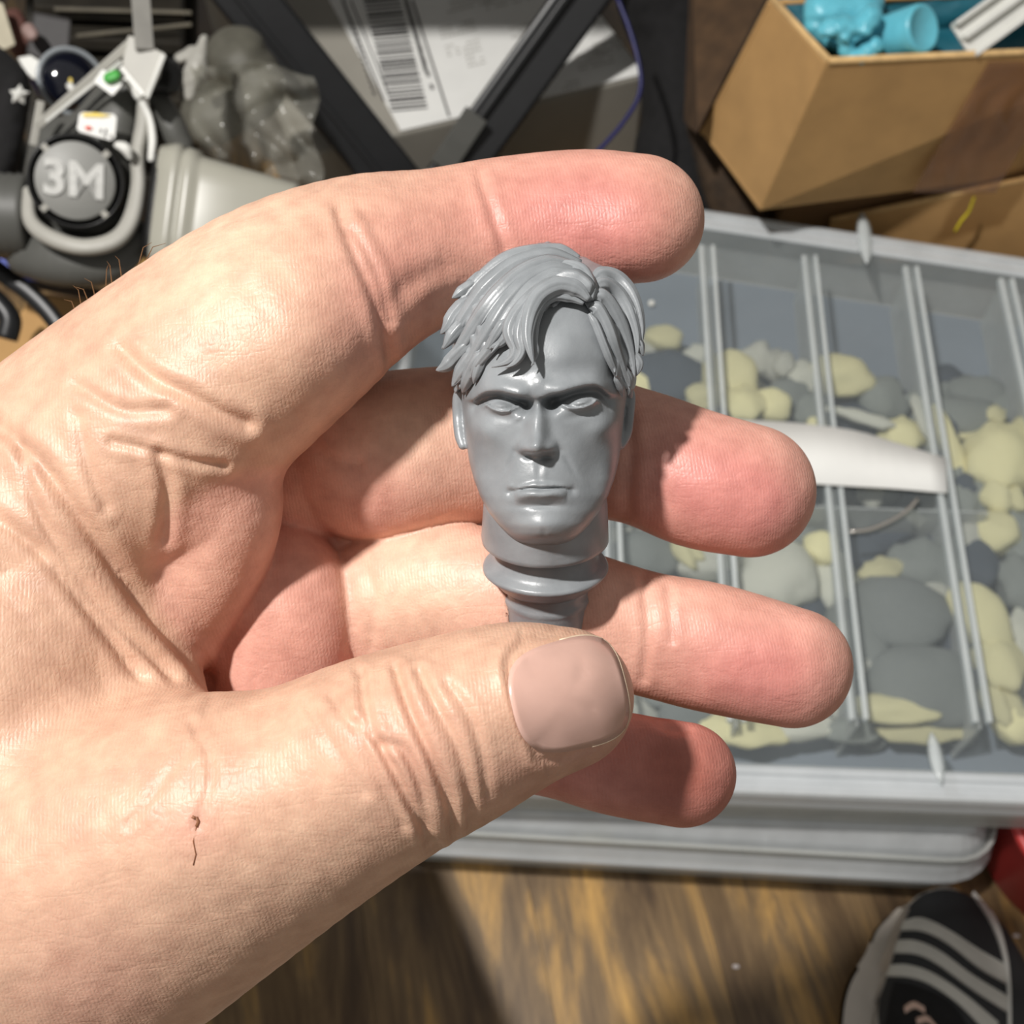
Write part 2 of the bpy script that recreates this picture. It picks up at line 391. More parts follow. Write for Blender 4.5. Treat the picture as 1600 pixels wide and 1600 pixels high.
# ============================================================ HAND
def sg2(t): return 1 / (1 + np.exp(-np.clip(t, -30, 30)))
def build_hand():
    root = empty('hand', warp([(250, 1300, 0)])[0])
    tag(root, 'left hand holding the grey figure head between thumb and fingers, index finger on top', 'hand')
    H = 5.0; Fd = Field((-470, 190, -520), (1390, 1880, 400), H)
    full = (slice(0, Fd.n[0]), slice(0, Fd.n[1]), slice(0, Fd.n[2]))
    X, Y, Z = Fd.grid(full)
    body = Fd.new()
    idx = Fd.new(); Fd.chain(idx, [(60, 790, -110, 215), (240, 645, -75, 205), (420, 505, -60, 184), (555, 424, -90, 150), (680, 384, -130, 121), (800, 357, -150, 114), (915, 341, -150, 108), (1000, 341, -135, 101)], 5)
    thumb = Fd.new(); Fd.chain(thumb, [(-60, 1480, -40, 300), (110, 1400, 0, 285), (270, 1330, 60, 245), (450, 1262, 120, 190), (590, 1192, 160, 168), (700, 1146, 180, 153), (800, 1106, 188, 134), (878, 1092, 182, 113)], 5)
    web = Fd.new(); Fd.chain(web, [(-160, 1120, -130, 320), (20, 980, -120, 230), (130, 1010, -95, 160), (215, 1070, -70, 105)], 4)
    Fd.chain(web, [(-120, 900, -130, 270), (0, 870, -120, 190), (90, 900, -110, 140)], 4)
    arm = Fd.new(); Fd.chain(arm, [(-420, 1900, -160, 330), (-260, 1650, -140, 330), (-100, 1400, -120, 300), (-60, 1150, -160, 300)], 4, pad=80)
    pad1 = Fd.new(); Fd.chain(pad1, [(140, 740, -120, 150), (262, 768, -85, 138), (318, 772, -78, 124), (304, 850, -110, 122), (240, 950, -160, 130)], 5)
    pad2 = Fd.new(); Fd.chain(pad2, [(250, 960, -300, 170), (380, 925, -250, 140), (428, 955, -225, 130), (420, 1050, -240, 130)], 5)
    mid = Fd.new(); Fd.chain(mid, [(380, 780, -300, 140), (500, 715, -250, 118), (590, 715, -225, 133), (700, 700, -250, 128), (850, 690, -270, 118), (990, 712, -212, 106), (1090, 748, -190, 108), (1172, 767, -180, 104)], 5)
    ring = Fd.new(); Fd.chain(ring, [(430, 1000, -380, 130), (560, 960, -290, 118), (660, 930, -235, 115), (780, 935, -185, 108), (880, 955, -170, 102), (1000, 988, -170, 97), (1110, 1012, -160, 101), (1240, 1044, -150, 94)], 5)
    pky = Fd.new(); Fd.chain(pky, [(400, 1120, -360, 130), (560, 1130, -280, 100), (720, 1140, -190, 88), (860, 1165, -110, 80), (960, 1192, -80, 82), (1068, 1211, -70, 83)], 5)
    palm = np.minimum(Fd.ell((150, 1050, -300), (420, 380, 130)), Fd.ell((530, 845, -310), (110, 95, 80)))
    body = smin(smin(web, arm, 120), smin(palm, body, 10), 60)
    A = smin(body, thumb, 70); A = smin(A, idx, 55); A = smin(A, pad1, 26)
    A = smin(A, pad2, 8); A = smin(A, mid, 7); A = smin(A, ring, 7); A = smin(A, pky, 7)
    # the held head presses a little room for itself
    hd = Fd.ell((848, 560, 0), (158, 172, 138)); A = np.maximum(A, -hd)
    ax = np.sqrt((X - 851) ** 2 + ((Y - 950) * .45 + (Z + 85) * .89) ** 2)   # and so does its stem
    st = np.maximum(ax - 57, np.abs(Y - 960) - 110); A = np.maximum(A, -st)
    V, Fc = nets(A, Fd.lo, H)
    # light smoothing
    E = np.vstack([Fc[:, [0, 1]], Fc[:, [1, 2]], Fc[:, [2, 3]], Fc[:, [3, 0]]])
    deg = np.bincount(E[:, 0], minlength=len(V)) + np.bincount(E[:, 1], minlength=len(V))
    def avg(W):
        out = np.zeros_like(W)
        for c in range(W.shape[1]): out[:, c] = np.bincount(E[:, 0], W[E[:, 1], c], len(W)) + np.bincount(E[:, 1], W[E[:, 0], c], len(W))
        return out / deg[:, None]
    for _ in range(2): V = V + .5 * (avg(V) - V)
    N = vnormals(V, Fc)
    x, y, z = V.T
    front = np.clip(N[:, 2] * 2 + .15, 0, 1)
    def near(c, r): return np.clip(1 - (np.hypot(x - c[0], y - c[1]) / r) ** 2, 0, 1)
    disp = np.zeros(len(V))
    isth = thumb_mask = None
    def which(A_):               # how near each vertex is to one finger's own field
        ii = np.clip(((V - Fd.lo) / H).round().astype(int), 0, np.array(A_.shape) - 1)
        return np.clip(1.4 - A_[tuple(ii.T)] / 22, 0, 1)
    mt, mi, mm_, mr, mp, mw, m1, m2 = map(which, (thumb, idx, mid, ring, pky, smin(web, arm, 40), pad1, pad2))
    anyb = np.maximum(np.maximum(mw, m1), mi)
    def crease(pts, dep, wd, mask=None):
        nonlocal disp
        d = polydist(x, y, [tuple(p) for p in catmull(pts, 4)])
        g = -dep * np.exp(-(d / wd) ** 2) + dep * .35 * np.exp(-((d - 2.2 * wd) / (1.2 * wd)) ** 2)
        g = g * front
        disp = disp + (g * mask if mask is not None else g)
    # thumb knuckle wrinkles
    for pts, dep in (([(562, 1050), (575, 1120), (615, 1210), (660, 1290), (690, 1330)], 7), ([(618, 1045), (640, 1110), (672, 1180), (700, 1250), (712, 1310)], 9),
                     ([(560, 1130), (610, 1190), (640, 1250), (672, 1330)], 5), ([(655, 1050), (685, 1110), (715, 1170), (735, 1240), (735, 1290)], 6),
                     ([(520, 1090), (560, 1150), (600, 1230), (630, 1290)], 4), ([(600, 1160), (632, 1175), (655, 1225), (668, 1290)], 6), ([(700, 1070), (735, 1120), (755, 1190), (760, 1240)], 4),
                     ([(480, 1100), (530, 1180), (570, 1240)], 2.5), ([(300, 1130), (330, 1200), (310, 1290)], 2.5), ([(330, 1090), (300, 1160), (200, 1290)], 2)):
        crease(pts, dep * .95, 7.6, mt)
    # thenar and palm folds
    crease([(-20, 650), (60, 720), (140, 830), (220, 940), (300, 1030), (340, 1090)], 11, 12, anyb)
    crease([(-20, 800), (60, 860), (130, 940), (190, 1020), (230, 1080)], 8, 11, anyb)
    crease([(30, 700), (70, 820), (160, 950), (270, 1060)], 5, 8, anyb)
    crease([(190, 545), (240, 590), (300, 620), (350, 648), (385, 662)], 9, 11, anyb)
    crease([(120, 600), (190, 640), (260, 640)], 5, 9, anyb)
    crease([(175, 690), (240, 705), (300, 722), (350, 728)], 5, 7, anyb); crease([(120, 650), (140, 730), (165, 790)], 4, 9, anyb)
    crease([(250, 715), (262, 760), (260, 810), (255, 840)], 6, 10, anyb)
    # index joints
    crease([(530, 330), (552, 390), (580, 450), (600, 520), (612, 580)], 7, 9, mi); crease([(555, 360), (590, 430), (610, 500)], 4, 7, mi)
    crease([(612, 478), (640, 445), (690, 420)], 3, 16, mi); crease([(750, 275), (765, 320), (790, 390)], 5, 8, mi); crease([(640, 520), (680, 475), (720, 455)], 2.5, 12, mi)
    # middle, ring, little
    crease([(975, 620), (985, 700), (980, 800)], 5, 10, mm_); crease([(480, 690), (520, 720), (560, 725)], 3, 8, mm_)
    crease([(1005, 900), (1012, 980), (1005, 1060)], 4, 7, mr); crease([(1045, 920), (1050, 1000)], 3, 6, mr); crease([(560, 870), (585, 930), (580, 1010)], 3, 9, mr)
    crease([(1015, 1105), (1040, 1135), (1070, 1140)], 4, 8, mp)
    # soft fullness: index middle pad, finger pads
    def bulge(c, r, h, mask):
        nonlocal disp; disp = disp + h * np.exp(-((x - c[0]) ** 2 + (y - c[1]) ** 2) / r ** 2) * front * mask
    bulge((475, 560), 90, 14, mi); bulge((690, 310), 60, 6, mi); bulge((970, 350), 80, 8, mi); bulge((1120, 770), 80, 8, mm_); bulge((1180, 1050), 80, 7, mr)
    disp += front * (1.2 * noise3(V, .03, 3) + .5 * noise3(V, .09, 5))
    # nail bed groove on the thumb
    nd = polydist(x, y, [tuple(p) for p in catmull([(870, 982), (820, 1004), (795, 1036), (808, 1090), (832, 1150), (848, 1188), (905, 1178), (955, 1150)], 4)])
    disp -= 5 * np.exp(-(nd / 7) ** 2) * front * mt
    disp += 4 * np.exp(-((nd - 16) / 9) ** 2) * front * mt * (x < 812 + (y - 1000) * .2)
    u_ = (x - 888) * math.cos(-.244) + (y - 1086) * math.sin(-.244); w_ = -(x - 888) * math.sin(-.244) + (y - 1086) * math.cos(-.244)
    bed = sg2((1 - (np.abs(u_ / 88) ** 3.4 + np.abs(w_ / 85) ** 3.4) ** (1 / 3.4)) * 14) * front * mt
    disp = disp * (1 - bed) - 6 * bed
    V = V + N * disp[:, None]
    # skin tones (real colour of the skin: pale back of thumb, red finger pads)
    base = np.array(lin(208, 170, 146)[:3]); palmc = np.array(lin(222, 172, 154)[:3]); red = np.array(lin(202, 134, 126)[:3]); deep = np.array(lin(160, 94, 80)[:3]); pale = np.array(lin(228, 198, 172)[:3])
    col = np.tile(base, (len(V), 1))
    def blend(c, wgt):
        nonlocal col; wgt = np.clip(wgt, 0, 1)[:, None]; col = col * (1 - wgt) + c * wgt
    pm_ = np.max([m1, m2, mm_, mr], axis=0); blend(palmc, pm_ * .8)
    g = lambda c, r: np.exp(-((x - c[0]) ** 2 + (y - c[1]) ** 2) / r ** 2)
    blend(red, mi * (g((960, 350), 140) * .9 + g((800, 330), 130) * .55 + g((620, 400), 120) * .45 + g((560, 520), 100) * .3))
    blend(red, mm_ * (g((1090, 760), 120) * .95 + g((1200, 790), 80) * .7 + g((590, 790), 70) * .4))
    blend(red, mr * (g((1220, 1060), 110) * .9 + g((1100, 1040), 100) * .5))
    blend(red, mp * .85); blend(deep, mp * g((1060, 1210), 90) * .9)
    blend(red, m1 * (g((200, 640), 90) * .35 + g((330, 720), 120) * .2)); blend(red, m2 * .35)
    blend(red, mt * (g((850, 1240), 90) * .25 + g((640, 1180), 90) * .22 + g((930, 1150), 60) * .3 + g((140, 1560), 120) * .25 + g((300, 1290), 50) * .3))
    blend(pale, mr * g((640, 930), 120) * .7); blend(pale, mm_ * g((640, 640), 90) * .6); blend(pale, mi * g((330, 400), 120) * .5)
    col *= (1 + .05 * noise3(V, .05, 11))[:, None]
    W = warp(V)
    o = fast_mesh('skin', W, Fc, M['skin'], root)
    ca = o.data.color_attributes.new('tone', 'FLOAT_COLOR', 'POINT')
    ca.data.foreach_set('color', np.hstack([np.clip(col, 0, 1), np.ones((len(V), 1))]).astype(np.float32).ravel())
    return root, o, V, Fc
hand, skin, HV, HF = build_hand()
hand_bvh = BVHTree.FromPolygons([tuple(v) for v in (HV + 0).tolist()], [tuple(f) for f in HF.tolist()])
def hand_z(px, py, zmin=-400):
    h = hand_bvh.ray_cast(Vector((px, py, 900)), Vector((0, 0, -1)))
    return h[0].z if h[0] is not None else zmin
def nail(name, cx, cy, ang_, L, Wd, lift, taper=.9, mat_=None, free=True, bow=6, power=3.2):
    """nail plate lying on the finger: L half length along the finger, Wd half width"""
    ca, sa = math.cos(ang_), math.sin(ang_); nu, nv = 22, 18; P = []
    for i in range(nu + 1):
        for j in range(nv + 1):
            a = -1 + 2 * i / nu; b = -1 + 2 * j / nv
            # map the square to a rounded plate
            k = (abs(a) ** power + abs(b) ** power) ** (1 / power) if (a or b) else 1
            m_ = max(abs(a), abs(b)); s_ = m_ / k if k else 1
            u, v = a * s_ * L, b * s_ * Wd * (taper + (1 - taper) * (a + 1) / 2)
            px, py = cx + u * ca - v * sa, cy + u * sa + v * ca
            P.append([px, py, hand_z(px, py)])
    P = np.array(P).reshape(nu + 1, nv + 1, 3)
    for _ in range(10):          # smooth the plate, keep its outline
        z_ = P[:, :, 2]; z2 = z_.copy(); z2[1:-1, 1:-1] = (z_[2:, 1:-1] + z_[:-2, 1:-1] + z_[1:-1, 2:] + z_[1:-1, :-2]) / 4; P[:, :, 2] = z2
    aa = np.linspace(-1, 1, nu + 1)[:, None]; bb = np.linspace(-1, 1, nv + 1)[None, :]
    P[:, :, 2] += lift + bow * (1 - bb ** 2) * (1 - .5 * aa ** 2)
    hz = np.array([[hand_z(q[0], q[1]) for q in row] for row in P]); P[:, :, 2] = np.maximum(P[:, :, 2], hz + 1.5)
    for _ in range(4): z_ = P[:, :, 2]; z2 = z_.copy(); z2[1:-1, 1:-1] = (z_[2:, 1:-1] + z_[:-2, 1:-1] + z_[1:-1, 2:] + z_[1:-1, :-2]) / 4; P[:, :, 2] = z2
    P[:, :, 2] = np.maximum(P[:, :, 2], hz + 1.0)
    W_ = warp(P.reshape(-1, 3))
    f = [(i * (nv + 1) + j, i * (nv + 1) + j + 1, (i + 1) * (nv + 1) + j + 1, (i + 1) * (nv + 1) + j) for i in range(nu) for j in range(nv)]
    o = mesh_obj(name, W_, f, mat_ or M['nail'], hand)
    s = o.modifiers.new('thick', 'SOLIDIFY'); s.thickness = .0003; s.offset = 0 
    return o, P
th_nail, NP = nail('thumbnail', 888, 1086, math.radians(-14), 90, 88, 3, .94)
th_nail['label'] = 'short pinkish thumbnail with a pale free edge'
edge = [NP[i, -1] if False else NP[-1, j] for i in (0,) for j in range(NP.shape[1])]
side = [NP[i, 0] for i in range(12, NP.shape[0])]
ed = np.array(side + edge + [NP[i, -1] for i in range(NP.shape[0] - 1, 12, -1)]); ed[:, 2] -= 1
MB().tube([Vector(p) for p in warp(ed)], .00022, 6).build('nail_edge', M['nail_tip'], th_nail, True)
# nail edges that show on the far side of the other fingertips
def nail_sliver(px, py, a, r, z, w_=46):
    ca, sa = math.cos(a), math.sin(a); mb = MB(); rings = []
    for i in range(9):
        t = -1 + 2 * i / 8; hw = w_ * math.sqrt(max(0.02, 1 - t * t)) * .5 + 2
        cx, cy = px + ca * t * r, py + sa * t * r
        pts = [(cx - sa * s * 5, cy + ca * s * 5, z + c * hw) for s, c in ((-1, -.9), (-1.3, 0), (-1, .9), (1, .9), (1.2, 0), (1, -.9))]
        rings.append([Vector(p) for p in warp(pts)])
    mb.loft(rings); return mb.build('fingernail', M['nail_tip'], hand, True)
nail_sliver(1226, 692, math.radians(36), 26, -225); nail_sliver(1272, 968, math.radians(22), 34, -165); nail_sliver(1098, 1148, math.radians(20), 26, -85)
# a few body hairs at the upper edge and the scab on the thumb base
hm = MB()
for (px, py, dx, dy) in ((215, 405, 22, -26), (225, 400, 34, -20), (175, 432, -8, -24), (150, 455, -18, -20), (165, 440, 4, -26), (140, 462, -24, -14), (128, 470, -14, -24), (190, 420, -10, -20), (120, 478, -20, -10)):
    hm.tube([Vector(p) for p in warp([(px, py + 14, -90), (px + dx * .4, py + dy * .7, -85), (px + dx, py + dy, -80)])], [.00009, .00007, .00003], 4)
hm.build('hairs', M['hairs'], hand)
sm = MB()
for pts, r in (([(306, 1277), (310, 1284), (307, 1292)], 4.0), ([(307, 1292), (302, 1315), (306, 1335), (302, 1352)], 1.6), ([(300, 1276), (306, 1279)], 4)):
    sm.tube([Vector(p) for p in warp([(a, b, hand_z(a, b) + .5) for a, b in pts])], r * Q * .55, 6)
sm.build('scab', M['scab'], hand, True)

# ============================================================ FIGURE HEAD
hy = [392, 396, 402, 410, 425, 440, 480, 520, 560, 600, 640, 680, 720, 750, 775, 800, 820, 836, 846, 853, 857]
hl = [838, 812, 792, 776, 757, 745, 725, 719, 717, 719, 723, 727, 733, 740, 749, 763, 779, 795, 808, 825, 842]
hr = [858, 884, 905, 922, 945, 960, 978, 985, 986, 982, 976, 972, 967, 960, 951, 936, 920, 904, 892, 876, 860]
hf = [-10, 16, 36, 55, 80, 96, 122, 136, 142, 142, 133, 128, 124, 121, 118, 114, 108, 98, 86, 68, 44]
hb = [-30, -60, -80, -98, -115, -124, -134, -138, -138, -136, -132, -124, -100, -60, -30, -10, 0, 10, 16, 24, 34]
def prof(y):
    yy = np.linspace(385, 865, 481); k = np.ones(9) / 9
    out = []
    for a in (hl, hr, hf, hb):
        v = np.interp(yy, hy, a); v[5:-5] = np.convolve(np.pad(v, 4, 'edge'), k, 'valid')[5:-5]; out.append(np.interp(y, yy, v))
    return out
def gs(x, y, cx, cy, sx, sy, h, a=0):
    ca, sa = math.cos(a), math.sin(a); u = (x - cx) * ca + (y - cy) * sa; v = -(x - cx) * sa + (y - cy) * ca
    return h * np.exp(-(u / sx) ** 2 - (v / sy) ** 2)
def sg(t): return 1 / (1 + np.exp(-np.clip(t, -30, 30)))
def face(x, y):                  # relief of the face over the plain skull, pixels towards the viewer
    f = np.zeros(np.broadcast(x, y).shape)
    # brow ridge with a sharp lower edge, hooding the eyes
    for pts, s in (([(740, 624), (756, 614), (776, 611), (800, 616), (828, 622)], -1), ([(850, 620), (880, 612), (908, 604), (932, 602), (952, 616)], 1)):
        P = catmull(pts, 5); yb = np.interp(x, P[:, 0], P[:, 1]); inx = sg((x - P[0, 0]) / 5) * sg((P[-1, 0] - x) / 5)
        inner = np.clip(1 - np.abs(x - (825 if s < 0 else 858)) / 60, 0, 1)
        f += inx * (11 + 6 * inner) * np.where(y < yb, np.exp(-((y - yb) / 20) ** 2), np.exp(-((y - yb) / 3.0) ** 2))
        f -= inx * (13 + 15 * inner) * np.exp(-((y - yb - 11) / 11) ** 2) * sg((y - yb - 1) / 1.6)
    f += gs(x, y, 841, 604, 14, 18, 6)
    f -= gs(x, y, 824, 632, 11, 15, 10); f -= gs(x, y, 862, 630, 11, 15, 12)
    # eyeballs, lids
    for cx, cy, s in ((786, 633, -1), (906, 629, 1)):
        f += gs(x, y, cx + s * 3, cy, 18, 9, 12)
        lo = catmull([(cx - 26, cy - 1), (cx - 12, cy + 8), (cx + 4, cy + 10), (cx + 20, cy + 4), (cx + 27, cy)] if s < 0 else [(cx - 27, cy + 3), (cx - 14, cy + 9), (cx + 2, cy + 9), (cx + 18, cy + 3), (cx + 25, cy - 4)], 5)
        up = catmull([(cx - 30, cy + 2), (cx - 18, cy - 6), (cx, cy - 10), (cx + 18, cy - 2), (cx + 30, cy + 5)] if s < 0 else [(cx - 32, cy + 6), (cx - 16, cy - 5), (cx, cy - 9), (cx + 16, cy - 9), (cx + 29, cy - 2)], 5)
        d = polydist(x, y, [tuple(q) for q in lo]); f += 5.5 * np.exp(-(d / 2.8) ** 2)
        d2 = polydist(x, y, [tuple(q - (0, 4)) for q in lo]); f -= 2.5 * np.exp(-(d2 / 2.2) ** 2)
        d = polydist(x, y, [tuple(q) for q in up]); f += 5 * np.exp(-(d / 3.2) ** 2)
        f -= gs(x, y, cx + s * 0, cy + 20, 22, 6, 2.5, -.2 * s)
    f += gs(x, y, 812, 652, 16, 3.0, 2.2, -.6)
    # nose
    yn = np.clip((y - 622) / 75, 0, 1); xc = 841 - 3 * yn
    bottom = sg((711 - y - .012 * (x - 840) ** 2 * .5) / 1.6)
    f += (5 + 28 * yn ** 1.15) * np.exp(-(np.abs(x - xc) / (10 + 9 * yn)) ** 2.4) * sg((y - 617) / 5) * bottom
    f += gs(x, y, 839, 695, 14, 14, 9) * bottom
    for cx in (818, 861): f += gs(x, y, cx, 700, 10, 11, 14) * bottom; 
    f -= gs(x, y, 807, 700, 4, 9, 3, .4); f -= gs(x, y, 873, 700, 4, 9, 3, -.4)
    f -= gs(x, y, 826, 713, 8, 4, 8); f -= gs(x, y, 853, 715, 9, 5, 9)
    # philtrum and mouth
    f += gs(x, y, 845, 755, 50, 38, 9)
    f -= gs(x, y, 842, 732, 6, 12, 1.5); f += gs(x, y, 834, 738, 4, 12, 1) + gs(x, y, 851, 738, 4, 12, 1)
    ul = catmull([(802, 766), (820, 758), (836, 754), (843, 755), (852, 754), (870, 757), (889, 763)], 5)
    sl = catmull([(799, 767), (818, 763), (834, 762), (844, 763), (856, 762), (872, 761), (892, 764)], 5)
    ys = np.interp(x, sl[:, 0], sl[:, 1]); yu = np.interp(x, ul[:, 0], ul[:, 1]); inm = sg((x - 801) / 3) * sg((889 - x) / 3)
    f += inm * 5.5 * sg((y - yu) / 1.3) * sg((ys - y + 1) / 1.2)
    f -= inm * 7 * np.exp(-((y - ys - 1) / 2.2) ** 2)
    lw = np.clip(1 - ((x - 845) / 40) ** 2, 0, 1)
    f += inm * 11 * np.sqrt(lw) * np.exp(-((y - ys - 11) / 8.5) ** 2)
    f -= gs(x, y, 846, 790, 30, 5, 5.5); f -= gs(x, y, 797, 769, 6, 6, 4); f -= gs(x, y, 894, 766, 6, 6, 4)
    f += gs(x, y, 798, 760, 5, 4, 2)
    # chin, jaw, cheeks, temples, forehead
    f += gs(x, y, 850, 824, 36, 20, 15); f += gs(x, y, 850, 838, 26, 8, 3); f -= gs(x, y, 850, 834, 4, 8, 1.5)
    f += gs(x, y, 755, 672, 26, 18, 7, .5); f += gs(x, y, 942, 668, 26, 18, 7, -.5)
    f -= gs(x, y, 772, 735, 22, 36, 8, .25); f -= gs(x, y, 926, 732, 22, 36, 8, -.25)
    f -= gs(x, y, 797, 725, 5, 26, 2.5, .5); f -= gs(x, y, 888, 722, 5, 26, 2.5, -.5)
    f -= gs(x, y, 738, 590, 12, 30, 5); f -= gs(x, y, 962, 585, 12, 30, 5)
    f += gs(x, y, 812, 560, 26, 26, 4); f += gs(x, y, 880, 555, 26, 30, 4); f += gs(x, y, 845, 592, 12, 8, 2)
    return f
def headfront(x, y):
    l, r, zf, zb = prof(y); xc, w_ = (l + r) / 2, (r - l) / 2; zc, dz = (zf + zb) / 2, (zf - zb) / 2
    q = np.clip(1 - np.abs((x - xc) / np.maximum(w_, 1)) ** 2.25, 0, 1) ** (1 / 2.25)
    return zc + dz * np.maximum(q, .38)
def loftfield(Fd, grow=0.0):
    X, Y, Z = Fd.grid((slice(0, Fd.n[0]), slice(0, Fd.n[1]), slice(0, Fd.n[2])))
    l, r, zf, zb = prof(Fd.ax[1].astype(float))
    inside = ((Fd.ax[1] > 391) & (Fd.ax[1] < 858))
    l, r, zf, zb = [a[None, :, None].astype(np.float32) for a in (l, r, zf, zb)]
    xc, w_ = (l + r) / 2, np.maximum((r - l) / 2, 3); zc, dz = (zf + zb) / 2, np.maximum((zf - zb) / 2, 3)
    p = 2.25
    q = ((np.abs(X - xc) / w_) ** p + (np.abs(Z - zc) / dz) ** p) ** (1 / p)
    d = (q - 1) * np.minimum(w_, dz)
    cap = np.maximum(392 - Y, Y - 857) + 0 * X
    return np.maximum(d, cap) - grow
fig = empty('figure_head', warp([(851, 1000, -60)])[0])
tag(fig, 'small grey resin male head with swept wavy hair on a stepped neck peg', 'figurine')
Fh = Field((660, 380, -160), (1040, 870, 190), 2.6)
A = loftfield(Fh)
X, Y, Z = Fh.grid((slice(0, Fh.n[0]), slice(0, Fh.n[1]), slice(0, Fh.n[2])))
ff = face(X[:, :, 0].astype(float), Y[:, :, 0].astype(float)).astype(np.float32)[:, :, None]
frontw = sg((Z - 30) / 18)
A = A - ff * frontw
ear = Fh.new()
for s, cx in ((-1, 722), (1, 974)):
    pts = [(cx + s * 2, 612, -8, 8), (cx + s * 5, 622, -14, 10), (cx + s * 6, 650, -18, 9), (cx + s * 3, 680, -8, 9), (cx - s * 1, 696, 0, 7)]
    if s > 0: pts = [(978, 604, -18, 9), (984, 620, -22, 9), (983, 650, -24, 8), (978, 678, -16, 9), (970, 694, -8, 8)]
    Fh.chain(ear, pts, 4, pad=14)
A = smin(A, ear, 4)
nk = Fh.new(); Fh.cone(nk, (851, 760, -10), 88, (851, 860, -20), 92, pad=12)
HVt, HFt = nets(np.pad(A, 1, constant_values=50), Fh.lo - 2.6, 2.6)
fast_mesh('face', warp(HVt), HFt, M['resin'], fig)
# neck, collar and peg: turned parts on one tilted axis
def lathe_px(name, c, prof_, n=72, tilt=27, wob=.6):
    t_ = math.radians(tilt); axd = np.array((0, math.cos(t_), -math.sin(t_))); fr = np.array((0, math.sin(t_), math.cos(t_))); V_ = []
    for t, r in prof_:
        for k in range(n):
            a = 2 * math.pi * k / n
            rr = r + wob * math.sin(3 * a + t * .1) + wob * .5 * math.sin(7 * a + t * .3)
            V_.append(np.array(c) + axd * t + np.array((math.cos(a), 0, 0)) * rr + fr * math.sin(a) * rr)
    m = len(prof_)
    f = [(i * n + k, (i + 1) * n + k, (i + 1) * n + (k + 1) % n, i * n + (k + 1) % n) for i in range(m - 1) for k in range(n)]
    f += [tuple(range(n)), tuple((m - 1) * n + k for k in range(n))[::-1]]
    return mesh_obj(name, warp(V_), f, M['resin'], fig)
lathe_px('neck', (852, 842, -34), [(-135, 88), (-60, 97), (-6, 99.5), (0, 99), (3, 96), (5, 90), (7, 80)])
lathe_px('collar', (853, 846, -36), [(0, 70), (16, 76), (30, 80), (36, 86), (40, 95), (43, 98), (47, 98), (52, 93), (58, 86), (64, 80), (69, 76), (72, 71), (76, 67)])
lathe_px('peg', (855, 846, -36), [(66, 66), (84, 64), (92, 63), (96, 65), (101, 66), (106, 64), (112, 62), (190, 60), (196, 56)])
# hair
def hairline(x):
    return np.interp(x, [690, 715, 728, 742, 760, 785, 815, 845, 870, 893, 912, 922, 936, 948, 960, 972, 1005], [612, 612, 596, 566, 545, 528, 508, 490, 474, 462, 468, 490, 522, 552, 580, 605, 612])
Fk = Field((675, 372, -165), (1020, 760, 190), 3.0)
B = loftfield(Fk, 9.0)
l_, r_, zf_, zb_ = prof(np.array([392.0]))
X, Y, Z = Fk.grid((slice(0, Fk.n[0]), slice(0, Fk.n[1]), slice(0, Fk.n[2])))
B = np.where(Y < 392, np.sqrt(((X - 850) / 1.6) ** 2 + (392 - Y) ** 2 + ((Z + 15) / 1.3) ** 2) - 13, B)
lim = hairline(X[:, 0, 0])[:, None, None] + np.clip((-Z) * 1.1, 0, 130) * (Z < 0)
B = np.maximum(B, (Y - lim) * .8)
nz = (np.sin(X * .16 + Y * .10) + np.sin(X * .31 - Y * .14 + Z * .08)) * 1.6
B = B + nz.astype(np.float32)
kv, kf = nets(np.pad(B, 1, constant_values=50), Fk.lo - 3.0, 3.0)
hair = fast_mesh('hair', warp(kv), kf, M['resin'], fig)
